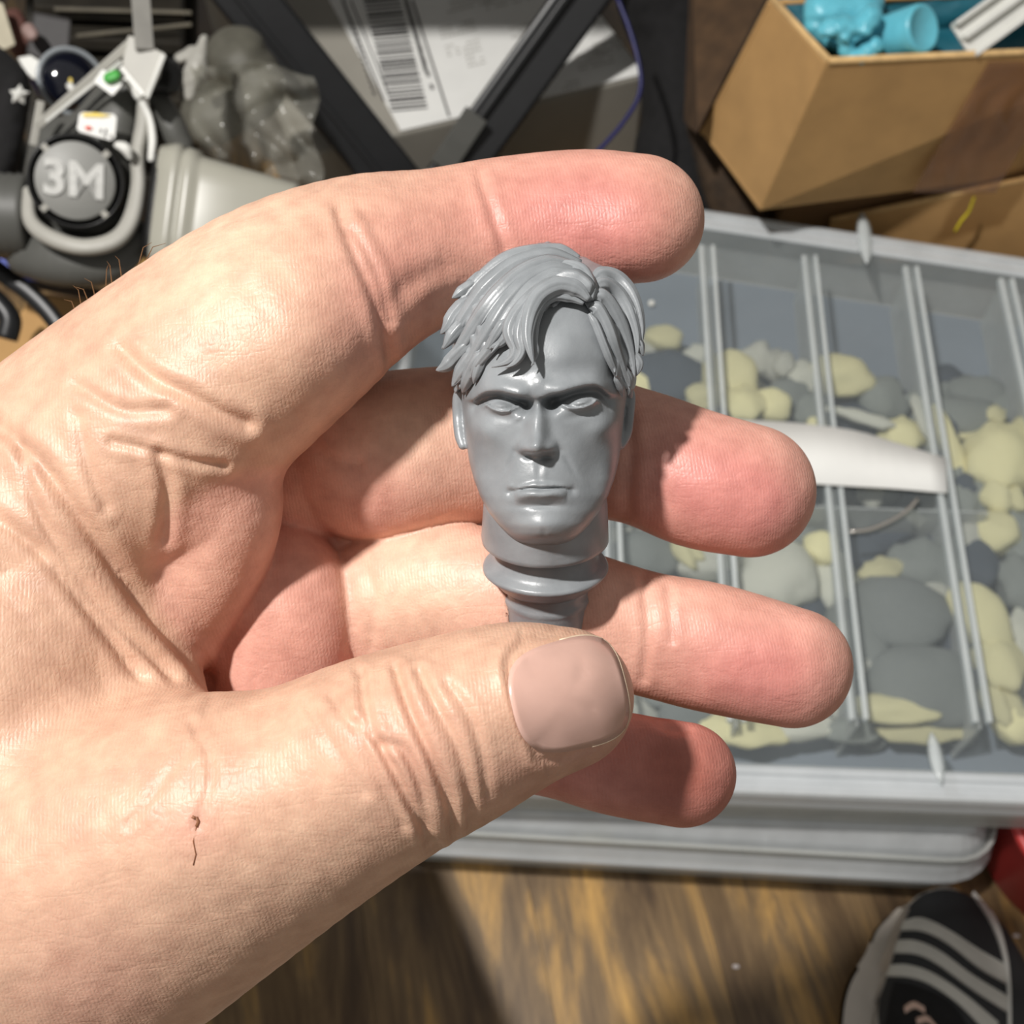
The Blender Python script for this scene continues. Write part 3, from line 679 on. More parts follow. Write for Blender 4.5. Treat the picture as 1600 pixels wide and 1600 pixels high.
locks = [  # control points, half width, lift over the skull
 ([(905, 404), (875, 396), (835, 397), (795, 407), (755, 434), (725, 468), (706, 500)], 15, 10),
 ([(908, 412), (860, 404), (808, 416), (765, 448), (733, 488), (708, 525), (690, 545)], 15, 13),
 ([(912, 420), (862, 413), (818, 428), (778, 463), (747, 505), (720, 545), (700, 572), (684, 580)], 14, 15),
 ([(914, 430), (868, 423), (828, 440), (794, 474), (768, 514), (744, 552), (722, 586), (708, 603)], 14, 15),
 ([(915, 440), (872, 431), (834, 450), (806, 484), (784, 518), (764, 546), (744, 572), (734, 592)], 13, 16),
 ([(914, 447), (876, 438), (842, 456), (818, 486), (800, 514), (782, 536), (760, 545)], 12, 20),
 ([(908, 454), (872, 444), (840, 460), (812, 488), (798, 518), (806, 546), (796, 564), (768, 574)], 12, 24),
 ([(905, 452), (868, 444), (836, 462), (820, 492), (812, 524), (816, 548), (806, 566), (790, 575)], 10, 26),
 ([(920, 468), (902, 452), (874, 446), (846, 460), (830, 486), (824, 520), (828, 548), (834, 570)], 12, 30),
 ([(912, 474), (890, 464), (866, 462), (846, 476), (836, 500), (834, 532), (838, 552), (830, 572)], 8, 22),
 ([(918, 462), (908, 446), (885, 434), (855, 440)], 16, 22),
 ([(922, 470), (915, 440), (898, 418), (865, 408)], 14, 18),
 ([(745, 440), (722, 455), (706, 466)], 9, 12), ([(735, 465), (712, 490), (700, 510), (688, 522)], 11, 12), ([(728, 500), (708, 522), (692, 546)], 11, 14),
 ([(738, 530), (712, 556), (696, 572), (681, 579)], 11, 14), ([(742, 550), (722, 580), (706, 604)], 11, 14), ([(758, 548), (742, 572), (728, 600), (722, 614)], 10, 12),
 ([(775, 530), (758, 552), (744, 585), (740, 600)], 8, 10), ([(790, 500), (776, 522), (762, 545)], 8, 22),
 ([(924, 442), (942, 432), (966, 440), (988, 470), (1000, 508), (1002, 540)], 14, 10), ([(924, 452), (944, 446), (966, 462), (984, 496), (994, 532), (994, 562)], 13, 13),
 ([(923, 464), (940, 464), (958, 486), (974, 522), (986, 558), (992, 590)], 12, 14), ([(922, 478), (934, 484), (948, 510), (960, 544), (974, 580), (984, 606)], 10, 12),
 ([(920, 490), (930, 506), (942, 536), (954, 566), (966, 592), (974, 612)], 6, 8), ([(985, 515), (998, 540), (1005, 556)], 8, 8), ([(980, 545), (996, 568), (994, 588)], 9, 8),
 ([(966, 570), (980, 592), (982, 618)], 8, 8), ([(975, 560), (990, 575), (1000, 578)], 6, 8), ([(962, 585), (970, 605), (974, 622)], 6, 6),
 ([(930, 436), (950, 428), (975, 440), (990, 462)], 10, 6), ([(860, 392), (820, 396), (786, 412)], 10, 4), ([(760, 425), (735, 448), (718, 474)], 10, 8),
]
base_n = len(locks)
for (p, w_, lf) in list(locks[:6]) + list(locks[20:24]):
    for k in range(3):
        o_ = random.uniform(-1, 1) * w_ * .7; a0 = random.randint(0, 2)
        q = [(x + o_ * .6 + random.uniform(-2, 2), y + o_ * .7 + random.uniform(-2, 2)) for x, y in p][a0:]
        q = [p_ for p_ in q[:max(3, int(len(q) * .75))] if 748 < p_[0] < 975]
        if len(q) > 2: locks.append((q, random.uniform(2.6, 4.6), lf + w_ * .42))
lm = MB()
for n_, (p, w_, lf) in enumerate(locks):
    P = catmull(p, 7); m = len(P); t = np.linspace(0, 1, m)
    z = headfront(P[:, 0], np.clip(P[:, 1], 396, 850)); z = np.convolve(np.pad(z, 7, 'edge'), np.ones(15) / 15, 'valid')
    out = np.abs(P[:, 0] - 850) / 150; z = z - np.clip(out - 1.0, 0, 1) * 40
    z = z + lf + (7 if P[0, 0] > 915 and n_ < base_n else 0) - 3 * t
    rad = w_ * np.minimum(np.minimum(.35 + t * 4, 1), np.maximum((1 - t) * 2.0, .0) ** .8 + .05) * (1 if n_ < base_n else 1)
    if n_ >= base_n: rad = w_ * np.sin(np.pi * np.clip(t, .04, .97)) ** .6
    ph = random.uniform(0, 6)
    pr = (lambda th, ph=ph: 1 + .12 * math.cos(7 * th + ph) + .06 * math.cos(12 * th + 2 * ph)) if n_ < base_n else None
    lm.tube([Vector(v) for v in warp(np.column_stack([P, z]))], [float(r) * Q for r in rad], 24 if n_ < base_n else 8, .72, prof=pr)
lo = lm.build('lock', M['resin'], hair, True)
#@@OBJ
# ============================================================ ORGANIZERS
def wp(P, D, dz=1.0):            # (px, py, z in that depth's pixels towards the camera) -> world
    P = np.asarray(P, dtype=float); dep = D - P[:, 2] * (D / F) * dz
    X = (P[:, 0] - 800) / F * dep; Y = (800 - P[:, 1]) / F * dep
    return np.column_stack([X, Y * CT + dep * ST, CAM.z + Y * ST - dep * CT])
def rrect(c, r, n=6, inset=0.0):  # rounded outline through corners BL, BR, TR, TL (z set later)
    c = [Vector((p[0], p[1], 0)) for p in c]; m = sum(c, Vector()) / 4; out = []
    for i in range(4):
        p, a, b = c[i], (c[i - 1] - c[i]).normalized(), (c[(i + 1) % 4] - c[i]).normalized()
        q = p + (a + b) * inset; rr = max(r - inset, .002)
        s, e = q + a * rr, q + b * rr; o = q + (a + b) * rr
        for k in range(n + 1):
            t = k / n; out.append((1 - t) ** 2 * s + 2 * t * (1 - t) * q + t * t * e)
    return out
def rings(c, r, spec, n=6): return [[p + Vector((0, 0, z)) for p in rrect(c, r, n, i)] for i, z in spec]
def organizer(c, r, z0, z1, label, lowcol):
    root = empty('organizer_box', (*(sum((Vector(p) for p in c), Vector()) / 4)[:2], z0)); tag(root, label, 'organizer')
    # tray: outer wall up, rim, inner wall down, floor
    mb = MB(); mb.loft(rings(c, r, [(.012, z0), (.006, z0 + .004), (.004, z1 - .012), (.006, z1 - .012), (.010, z0 + .006)]))
    mb.build('tray', M['frost2'], root)
    MB().loft(rings(c, r, [(.013, z0 + .006), (.013, z0 + .008)])).build('tray_floor', M['traybase'], root)
    return root
z1 = .15
UC = [Vector((-.100, .2035, 0)), Vector((.405, .184, 0)), Vector((.43, .565, 0)), Vector((-.075, .674, 0))]
up = organizer(UC, .022, z1 - .064, z1, 'large clear organizer on top, full of grey and cream lumps, with a white paper strip', 0)
lid = MB().loft(rings(UC, .022, [(.0165, z1 - .004), (.0165, z1 - .0026)])).build('lid', M['lid'], up)
rim = MB().loft(rings(UC, .022, [(.002, z1 - .018), (-.001, z1 - .017), (0, z1 - .004), (.001, z1 - .001), (.004, z1), (.0065, z1), (.0075, z1 - .0022), (.0105, z1 - .0022), (.0115, z1 - .0006), (.0150, z1 - .0006), (.0175, z1 - .0035), (.0165, z1 - .0046)])[0:12])
rim.f = rim.f[:-2]; rim.build('lid_rim', M['frost'], up)
for i, ((x0, y0), (x1, y1)) in enumerate((((1104, 386), (1151, 1128)), ((1264, 402), (1341, 1126)), ((1422, 419), (1534, 1130)), ((1571, 438), (1722, 1134)), ((944, 372), (966, 1122)), ((786, 360), (775, 1118)))):
    mb = MB()
    for s in (-1, 1):
        a = atz(x0 + s * 9, y0, z1 - .003); b = atz(x1 + s * 11, y1, z1 - .003); d = (b - a); n_ = Vector((-d.y, d.x, 0)).normalized()
        mb.box((a + b) / 2, d / 2, n_ * .0013, (0, 0, .0022))
    mb.build('lid_rib', M['rib'], up)
    a = atz(x0, y0 - 6, z1 - .004); b = atz(x1, y1 + 6, z1 - .004); d = b - a; n_ = Vector((-d.y, d.x, 0)).normalized()
    MB().box((a + b) / 2 - Vector((0, 0, .0255)), d / 2, n_ * .0007, (0, 0, .0235)).build('divider', M['frost2'], up)
a = atz(900, 778, z1 - .006); b = atz(1545, 800, z1 - .006); d = b - a
MB().box((a + b) / 2 - Vector((0, 0, .022)), d / 2, Vector((-d.y, d.x, 0)).normalized() * .0007, (0, 0, .0215)).build('divider', M['frost2'], up)
for (px, py, a_) in ((1351, 372, 4), (1463, 1185, 8)):
    mb = MB(); R_ = []
    for k in range(7):
        t = -1 + k / 3; w_ = 13 * math.sqrt(max(.03, 1 - t * t)); cx, cy = px + a_ * t, py + 40 * t
        R_.append([atz(cx + w_ * q, cy, z1 + h) for q, h in ((-1, -.003), (-.7, .0012), (0, .003), (.7, .0012), (1, -.003))])
    mb.loft(R_); mb.build('moulded_tab', M['rib'], up, True)
# white paper strip lying over the lid and a bit of wire
st = MB(); n_ = 14; top = []; bot = []
tp = catmull([(1040, 640), (1140, 655), (1230, 660), (1330, 672), (1400, 692), (1478, 716)], 3); bt = catmull([(1040, 745), (1140, 752), (1230, 754), (1330, 760), (1400, 764), (1480, 771)], 3)
v = [atz(x, y, z1 + .0012 + .0006 * math.sin(i)) for i, (x, y) in enumerate(tp)] + [atz(x, y, z1 + .0012) for x, y in bt]; m = len(tp)
so = mesh_obj('paper_strip', v, [(i, i + 1, m + i + 1, m + i) for i in range(m - 1)], M['paper'], None, loc=v[0])
s_ = so.modifiers.new('thick', 'SOLIDIFY'); s_.thickness = .0003; tag(so, 'blank white paper strip lying across the clear organizer lid', 'paper')
wm = MB().tube([atz(x, y, z1 + .002) for x, y in catmull([(1328, 831), (1360, 827), (1395, 812), (1418, 797), (1434, 780)], 4)], .0011, 8).build('wire', M['steel'], None, True, atz(1380, 820, z1))
tag(wm, 'short curved bit of shiny wire on the organizer lid', 'wire')
bd = bmesh.new(); bmesh.ops.create_uvsphere(bd, u_segments=16, v_segments=10, radius=.0022)
me = bpy.data.meshes.new('bead'); bd.to_mesh(me); bd.free(); me.materials.append(M['white']); bo = bpy.data.objects.new('bead', me); C.objects.link(bo); bo.location = atz(1018, 474, z1 + .0005)
tag(bo, 'tiny white bead on the organizer lid right of the figure head', 'bead')
# lower organizer on the floor
zl = .084
LC = [atz(560, 1322, .05), atz(1556, 1378, .05), Vector((.33, .50, 0)), Vector((-.12, .60, 0))]
LC = [Vector((p[0], p[1], 0)) for p in LC]
lowr = organizer(LC, .034, .001, zl, 'second frosted organizer underneath, resting on the wooden floor', 1)
lr = MB().loft(rings(LC, .034, [(.004, zl - .046), (-.001, zl - .044), (-.002, zl - .036), (.001, zl - .031), (.010, zl - .012), (.016, zl - .003), (.021, zl), (.026, zl), (.028, zl - .003), (.027, zl - .004)])); lr.f = lr.f[:-2]
lr.build('lid_rim', M['frost'], lowr); MB().loft(rings(LC, .034, [(.027, zl - .004), (.027, zl - .0026)])).build('lid', M['lid'], lowr)
for px in (905, 1195):
    a = atz(px, 1300, zl - .02); b = atz(px + 2, 1345, .04); mb = MB().tube([a, (a + b) / 2 + Vector((0, -.001, 0)), b], .0010, 6); mb.build('moulded_rib', M['rib'], lowr, True)

# ------------------------------------------------------------ cast lumps inside
def lump_mesh(seed, kind):
    bm = bmesh.new(); bmesh.ops.create_icosphere(bm, subdivisions=3, radius=1)
    P = np.array([v.co[:] for v in bm.verts]); r = 1 + .26 * noise3(P, 2.2, seed, 2) + .15 * noise3(P, 6.0, seed + 9, 2)
    if kind == 'cast': r += .10 * np.sin(P[:, 0] * 9 + seed) * (np.abs(P[:, 2]) < .8)
    if kind == 'knob': r *= np.where(np.abs(P[:, 0] - .25) < .22, .72, 1)
    for v_, k in zip(bm.verts, r): v_.co *= k
    for f in bm.faces: f.smooth = True
    me = bpy.data.meshes.new('lump'); bm.to_mesh(me); bm.free(); return me
LM = {}
for ci, c in enumerate('gcpd'):
    for k, kind in enumerate(('plain', 'plain', 'cast', 'knob')):
        me = lump_mesh(ci * 10 + k, kind); me.materials.append(M[{'g': 'lump_grey', 'c': 'lump_cream', 'p': 'lump_pale', 'd': 'lump_dark'}[c]]); LM[c, k] = me
lump_list = [ # px, py, rx, ry, angle, colour, shape, height
 (1040,528,26,17,10,'c',0,.118),(1000,545,22,14,40,'p',1,.112),(1040,592,50,36,10,'d',1,.110),(1003,600,30,26,0,'c',0,.112),(1146,592,36,40,0,'c',0,.122),(1158,632,26,24,0,'c',2,.132),(1206,634,28,23,0,'c',0,.128),
 (1104,622,24,18,0,'c',1,.126),(1190,566,30,26,20,'p',3,.108),(1224,566,15,16,0,'p',0,.130),(1252,588,28,22,20,'p',2,.122),(1236,616,30,22,0,'g',0,.120),(1316,592,36,28,10,'c',1,.128),(1345,652,44,9,24,'p',2,.138),(1380,622,30,28,0,'g',0,.120),
 (1328,664,56,26,8,'d',1,.114),(1404,680,27,22,0,'c',2,.128),(1508,650,46,24,12,'g',0,.120),(1556,712,42,46,30,'c',2,.122),(1566,778,26,24,0,'c',3,.126),(1558,832,30,26,60,'c',0,.126),(1484,696,12,50,-4,'c',1,.126),(1508,770,30,40,0,'g',3,.120),
 (1514,832,18,22,0,'p',0,.126),(1441,652,9,34,-5,'p',1,.140),(1264,642,24,20,0,'g',1,.118),(1592,850,26,50,0,'g',2,.118),(1090,556,22,16,0,'p',2,.108),(1478,590,22,16,0,'d',0,.104),(1562,640,26,22,0,'g',1,.106),
 (1010,862,42,30,0,'g',0,.122),(1072,858,17,30,-20,'c',3,.126),(1120,872,58,28,-6,'p',1,.120),(1208,905,62,44,-18,'p',2,.122),(1286,856,22,22,0,'c',0,.126),(1262,836,24,18,0,'g',0,.112),(1372,892,28,15,-14,'c',2,.130),(1440,886,46,34,10,'g',2,.122),(1452,925,30,20,0,'p',0,.122),
 (1350,940,26,42,10,'p',2,.120),(1402,962,64,46,12,'g',1,.124),(1444,1066,66,46,16,'g',0,.124),(1340,1000,34,52,-12,'g',1,.118),(1374,1062,24,46,-22,'p',3,.120),(1398,1112,50,18,6,'c',1,.128),(1428,1142,54,14,4,'c',2,.116),(1534,962,32,46,-14,'c',0,.130),
 (1552,1030,28,36,0,'c',2,.126),(1562,1094,22,36,-10,'c',3,.122),(1530,884,26,32,0,'d',0,.122),(1590,910,26,34,0,'g',2,.122),(1592,992,22,36,0,'p',0,.118),(1300,905,30,50,-10,'p',1,.116),(1150,1140,52,20,8,'c',2,.122),(1080,1112,40,26,0,'g',0,.120),(1250,1136,42,18,0,'p',1,.120),
 (1040,1082,30,22,0,'g',1,.122),(1000,1070,26,20,0,'p',0,.118),(1120,1096,34,18,0,'g',2,.120),(1330,1140,34,16,0,'g',0,.118),(1496,1010,24,44,0,'d',1,.112),(1500,1100,22,30,0,'g',0,.112),(1584,1130,24,24,0,'c',0,.118),(1640,700,40,40,0,'c',1,.120),(1650,900,44,50,0,'g',0,.118),(1640,1050,40,40,0,'p',2,.118),
 (1260,960,30,40,0,'d',0,.110),(1310,1060,24,30,0,'g',1,.110),(960,880,22,26,0,'d',0,.112),(1160,850,26,16,0,'g',1,.112),(1390,840,40,30,0,'d',0,.106),(1340,860,30,22,0,'d',1,.106),(1472,842,24,20,0,'d',0,.108),(1080,830,36,22,0,'d',1,.106)]
for k in range(110):              # the lower layers of the heap
    py = random.uniform(600, 1135); px = random.uniform(960, 1680)
    lump_list.append((px, py, random.uniform(26, 44), random.uniform(20, 34), random.uniform(0, 180), random.choice('gggdp'), random.randint(0, 3), random.uniform(.100, .106)))
for k in range(34):              # small pieces scattered over the top of the heap
    py = random.uniform(600, 1140); px = random.uniform(970, 1620)
    lump_list.append((px, py, random.uniform(11, 24), random.uniform(9, 17), random.uniform(0, 180), random.choice('ccpgd'), random.randint(0, 3), random.uniform(.116, .126)))
tone = {'g': 'dark grey', 'c': 'cream yellow', 'p': 'pale stone-coloured', 'd': 'slate blue-grey'}
for (px, py, rx, ry, a_, c, k, z) in lump_list:
    o = bpy.data.objects.new('cast_lump', LM[c, k]); C.objects.link(o); o.location = atz(px, py, z)
    s = (CAM - o.location).length / F * 1.22; th = min(.75 * min(rx, ry) * s, .017, z - .098 + .009, (.1425 - z) / 1.25)
    o.scale = (rx * s, ry * s * 1.06, max(th, .003)); o.rotation_euler = (random.uniform(-.1, .1), random.uniform(-.1, .1), -math.radians(a_) + .05)
    x_ = px - (py - 400) * .09 * (1 if px > 1200 else .5)
    colm = 'left' if px < 1120 + (py - 500) * .05 else 'second' if px < 1270 + (py - 500) * .1 else 'third' if px < 1430 + (py - 400) * .15 else 'fourth'
    row = 'far end' if py < 560 else 'upper half' if py < 690 else 'middle' if py < 860 else 'lower half' if py < 1050 else 'near edge'
    size = 'large' if rx * ry > 1700 else 'small' if rx * ry < 600 else 'medium'
    shp = 'slender' if max(rx, ry) > 2.6 * min(rx, ry) else ('rounded', 'bumpy', 'ridged', 'waisted')[k]
    if z < .107: shp = 'buried'
    if c == 'p' and shp == 'slender': shp = 'highlight-white slender'  # these white slivers are highlights put in as pale lumps
    lab = f'{size} {shp} {tone[c]} lump, {colm} organizer compartment, {row}'
    tag(o, lab, 'lump', 'cast lumps heaped in the upper organizer')
dd_ = {}
for o in C.objects:              # alike buried pieces: say where each lies in its compartment
    if o.get('group') == 'cast lumps heaped in the upper organizer': dd_.setdefault(o['label'], []).append(o)
ords = ['far', 'second far', 'third far', 'fourth far', 'fifth far', 'sixth far', 'seventh far', 'eighth far', 'ninth far', 'tenth far', 'eleventh far', 'twelfth far', 'thirteenth far']
for l_, os_ in dd_.items():
    if len(os_) > 1:
        for k_, o in enumerate(sorted(os_, key=lambda q: -q.location.y)): o['label'] = l_ + ', ' + ords[min(k_, 12)] + 'thest of them' if k_ else l_ + ', farthest of them'
for (px, py, rx, ry, c, where) in ((770, 1262, 40, 14, 'd', 'just left of the thumb'), (838, 1264, 34, 12, 'c', 'under the gap between thumb and little finger'), (930, 1302, 40, 10, 'c', 'below the little finger'), (1040, 1300, 40, 10, 'g', 'below the little fingertip'), (1110, 1290, 30, 9, 'd', 'right of the little fingertip'), (1240, 1285, 36, 9, 'g', 'below the moulded tab'), (1400, 1290, 30, 9, 'p', 'near its right corner')):
    o = bpy.data.objects.new('cast_lump', LM[c, 0]); C.objects.link(o); o.location = atz(px, py, .035); s = .68 / F
    o.scale = (rx * s, ry * s * 2, .012); tag(o, f'{tone[c]} lump inside the lower frosted organizer, {where}', 'lump', 'lumps in the lower organizer')

# ============================================================ WHITE PARCEL
zt = .12
P0 = atz(625, 207, zt); e1 = (atz(1000, 119, zt) - P0).normalized(); e2 = (atz(512, 0, zt) - P0).normalized()
pr = empty('parcel', (P0 + e1 * .1 + e2 * .15) - Vector((0, 0, zt))); tag(pr, 'pale grey parcel with a white barcode address label, behind the black stand', 'parcel')
pc = [P0 - e1 * .085, P0 + e1 * .214, P0 + e1 * .214 + e2 * .36, P0 - e1 * .085 + e2 * .36]
bev(MB().hexa([Vector((p.x, p.y, .001)) for p in pc] + pc).build('parcel_body', M['parcel'], pr), .004, 3)
up_ = Vector((0, 0, .0007))
lq = [P0 + e1 * .001 + e2 * .001, P0 + e1 * .212 + e2 * .001, P0 + e1 * .212 + e2 * .25, P0 + e1 * .001 + e2 * .25]
lb = MB().hexa([p + Vector((0, 0, .0001)) for p in lq] + [p + up_ for p in lq]).build('address_label', M['paper'], pr)
def quad(mb, pts, z): mb.add([atz(x, y, z) for x, y in pts], [(0, 1, 2, 3)])
bm_ = MB(); y = 172.0
Lx = lambda y_: 566 + (y_ + 10) * (612 - 566) / 184; Rx = lambda y_: 622 + (y_ + 10) * (669 - 622) / 184
while y > -60:
    h = random.choice((1.4, 1.8, 2.6, 3.6, 5.0)) * (1 - .1 * (172 - y) / 180); g = random.choice((1.4, 2.0, 3.0, 4.0))
    quad(bm_, [(Lx(y), y + 2), (Rx(y), y - 3), (Rx(y - h), y - h - 3), (Lx(y - h), y - h + 2)], zt + .0012); y -= h + g
bm_.build('barcode', M['ink'], lb)['kind'] = 'stuff'
tm = MB()
for (x0, y0, x1, y1, w_) in ((535, 0, 600, 158, 1.6), (548, 0, 606, 146, 1.2), (644, 0, 702, 182, 1.8), (634, 0, 666, 112, 3)): quad(tm, [(x0 - w_, y0), (x0 + w_, y0), (x1 + w_, y1), (x1 - w_, y1)], zt + .0012)
for k in range(18):
    y0 = 148 - k * 9; xx = 583 - (148 - y0) * .33; quad(tm, [(xx, y0), (xx + 4, y0 - 1), (xx + 2, y0 - 6), (xx - 2, y0 - 5)], zt + .0012)
for k in range(8):
    y0 = 140 - k * 20; xx = 676 - (148 - y0) * .30; quad(tm, [(xx, y0), (xx + 5, y0 - 1), (xx + 2, y0 - 9), (xx - 3, y0 - 8)], zt + .0012)
tm.build('printing', M['ink'], lb)['kind'] = 'stuff'
tm = MB()
for (x, y, L, n_) in ((690, 60, 62, 3), (700, 20, 70, 3), (732, 105, 30, 6), (760, 15, 80, 3), (800, 60, 40, 3), (905, 110, 60, 4), (930, 85, 50, 3), (880, 140, 30, 2), (700, 88, 26, 3)):
    for k in range(n_):
        yy = y - k * 7; xo = x - k * 2; 
        for s in range(int(L / 7)):
            if random.random() < .8: quad(tm, [(xo + s * 7, yy - s * 1.7), (xo + s * 7 + 5, yy - s * 1.7 - 1.2), (xo + s * 7 + 4.4, yy - s * 1.7 - 3.6), (xo + s * 7 - .6, yy - s * 1.7 - 2.6)], zt + .0012)
tm.build('small_print', M['ink_soft'], lb)['kind'] = 'stuff'
bc = MB().tube([at(x, y, .80) for x, y in catmull([(962, -10), (985, 50), (1000, 110), (998, 150), (975, 190), (945, 225), (920, 250)], 4)], .0015, 8).build('cord', M['blue'], None, True, at(1000, 110, .80))
tag(bc, 'thin dark blue cord curving past the right end of the parcel', 'cord')

# ============================================================ BLACK FOLDING STAND
J = at(652, 322, .93)
fs = empty('folding_table', (J.x, J.y, 0)); tag(fs, 'folding table legs, flat black metal, in a V above the parcel, added shading top', 'table')
def bar(name, a, b, w_, t_, mat_, par, nrm=None):
    d = (b - a); nn = (CAM - (a + b) / 2).normalized() if nrm is None else nrm; sd = d.cross(nn).normalized(); nn = sd.cross(d).normalized()
    return bev(MB().box((a + b) / 2, d / 2, sd * w_ / 2, nn * t_ / 2).build(name, mat_, par), min(w_, t_) * .22, 3)
ta, tb = at(636, 308, .92), at(290, -122, .82); ta2, tb2 = at(676, 318, .932), at(985, -110, .87)
ext = lambda a, b, z: b + (b - a) * ((z - b.z) / (b - a).z)
L1 = bar('leg', ta, ext(ta, tb, .49), .042, .016, M['black'], fs); bar('stiffening_rib', at(617, 300, .906), at(282, -115, .808), .005, .004, M['black'], L1)
L2 = bar('leg', ta2, ext(ta2, tb2, .49), .039, .016, M['black'], fs); bar('stiffening_rib', at(668, 300, .918), at(963, -112, .856), .004, .004, M['black'], L2)
bar('foot', J + Vector((0, .02, 0)), Vector((J.x, J.y + .02, .002)), .03, .03, M['black'], fs)
bar('brace', at(690, 262, .912), at(745, 178, .892), .020, .005, M['rub'], L2)
bev(MB().box((-.02, 1.06, .505), (.66, 0, 0), (0, .36, 0), (0, 0, .015)).build('added_shade_top', mat('added_top_laminate', lin(60, 54, 48), .6), fs), .004)  # unseen top added above the legs to shade the parcel
# unseen table added behind the hand to shade the floor at bottom left
sdt = empty('added_shade_table', (-.25, .18, 0)); tag(sdt, 'low dark table added unseen behind the hand to shade the floor', 'table')
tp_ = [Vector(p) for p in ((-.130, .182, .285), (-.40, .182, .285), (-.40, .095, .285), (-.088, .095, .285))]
bev(MB().hexa(tp_[::-1] + [p + Vector((0, 0, .012)) for p in tp_[::-1]]).build('added_shade_top', M['black'], sdt), .002)
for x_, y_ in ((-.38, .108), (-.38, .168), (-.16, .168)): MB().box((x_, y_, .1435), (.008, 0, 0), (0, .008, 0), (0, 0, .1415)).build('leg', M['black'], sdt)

# ============================================================ CARDBOARD BOX WITH TURQUOISE PIECES
A0, B0, C0_ = atz(1290, 98, .30), atz(1200, -2, .30), atz(1800, 78, .30)
A1, B1, C1 = atz(1186, 330, .18), atz(1093, 205, .18), atz(1790, 252, .18)
E0, E1 = B0 + (C0_ - A0), B1 + (C1 - A1)
ctr = (A1 + C1 + B1) / 3
cb = empty('cardboard_box', ctr); tag(cb, 'open cardboard box holding turquoise pieces, tape crinkled on its front', 'box')
def panel(name, q, th, mat_, par, inward):
    q = [Vector(p) for p in q]; n_ = (q[1] - q[0]).cross(q[3] - q[0]).normalized()
    if n_.dot(inward - q[0]) < 0: n_ = -n_
    return bev(MB().hexa(q + [p + n_ * th for p in q]).build(name, mat_, par), .0012, 2)
inn = (A0 + E1) / 2
panel('front_panel', [A0, C0_, C1, A1], .004, M['card'], cb, inn); panel('side_panel', [A0, B0, B1, A1], .004, M['card'], cb, inn)
panel('back_panel', [B0, E0, E1, B1], .004, M['card'], cb, inn); panel('side_panel', [C0_, E0, E1, C1], .004, M['card'], cb, inn)
panel('bottom_panel', [A1, C1, E1, B1], .004, M['card'], cb, inn)
edge_ = MB().tube([A0 + Vector((.002, .001, .0008)), C0_ + Vector((0, .002, .0008))], .0022, 8).tube([A0 + Vector((.002, .001, .0008)), B0 + Vector((.002, 0, .0008))], .0022, 8); edge_.build('torn_edge', M['card_edge'], cb, True)
# crinkled tape on the front
nfr = (C0_ - A0).cross(A1 - A0).normalized(); nfr = nfr if nfr.dot(CAM - A0) > 0 else -nfr
def onfront(px, py, off=.0008):
    d = at(px, py, 1) - CAM; t = (A0 + nfr * off - CAM).dot(nfr) / d.dot(nfr); return CAM + d * t
nu, nv = 16, 26; v = []
for j in range(nv + 1):
    for i in range(nu + 1):
        a, b = i / nu, j / nv; py = 96 + 205 * b; px = (1545 + 130 * a) * (1 - b) + (1425 + 130 * a) * b
        cr = abs(math.sin(9 * a + 14 * b + 3 * math.sin(7 * b))) * .0030 * math.exp(-((b - .42) / .2) ** 2) + abs(math.sin(11 * a - 9 * b)) * .002 * math.exp(-((b - .85) / .12) ** 2)
        v.append(onfront(px, py, .0009 + cr))
mesh_obj('tape', v, [(j * (nu + 1) + i, j * (nu + 1) + i + 1, (j + 1) * (nu + 1) + i + 1, (j + 1) * (nu + 1) + i) for j in range(nv) for i in range(nu)], M['tape'], cb)
# carton below and in front
def aty(px, py, y):              # point seen at pixel px, py in the upright plane at that y
    v = (800 - py) / F; dep = y / (ST + CT * v); return at(px, py, dep)
fa, fb = aty(1298, 342, .632), aty(1760, 246, .61); bk = Vector((0, .15, 0)); fa0, fb0 = Vector((.20, .640, .002)), Vector((.47, .62, .002)); xl = Vector((0, 0, 0))
lc = empty('carton', (fa0 + fb0) / 2 + bk / 2); tag(lc, 'closed brown carton under the open box, its flap edges frayed pale', 'box')
q = [fa0 - xl * .55, fb0, fb0 + bk, fa0 - xl * .55 + bk]; q2 = [Vector((p.x, p.y, .174)) for p in q]
MB().hexa(q + q2).build('carton_body', M['card_dark'], lc)
bev(MB().hexa([fa + Vector((0, -.003, -.045)), fb + Vector((0, -.003, -.09)), fb + Vector((0, 0, -.09)), fa + Vector((0, 0, -.045)), fa + Vector((0, -.003, 0)), fb + Vector((0, -.003, 0)), fb, fa]).build('flap', M['card'], lc), .001)
MB().tube([fa + Vector((0, -.0015, .0005)), (fa + fb) / 2 + Vector((0, -.0015, .0012)), fb + Vector((0, -.0015, .0005))], .0020, 8).build('torn_edge', M['card_edge'], lc, True)
ob = MB().tube([aty(x, y, .604) for x, y in catmull([(1522, 308), (1514, 330), (1502, 345), (1492, 362)], 4)], .0011, 6).build('yellow_wire', M['wire_y'], None, True, aty(1510, 335, .604))
ob.location = ob.location; tag(ob, 'short yellow wire poking up between the carton and the organizer', 'wire')
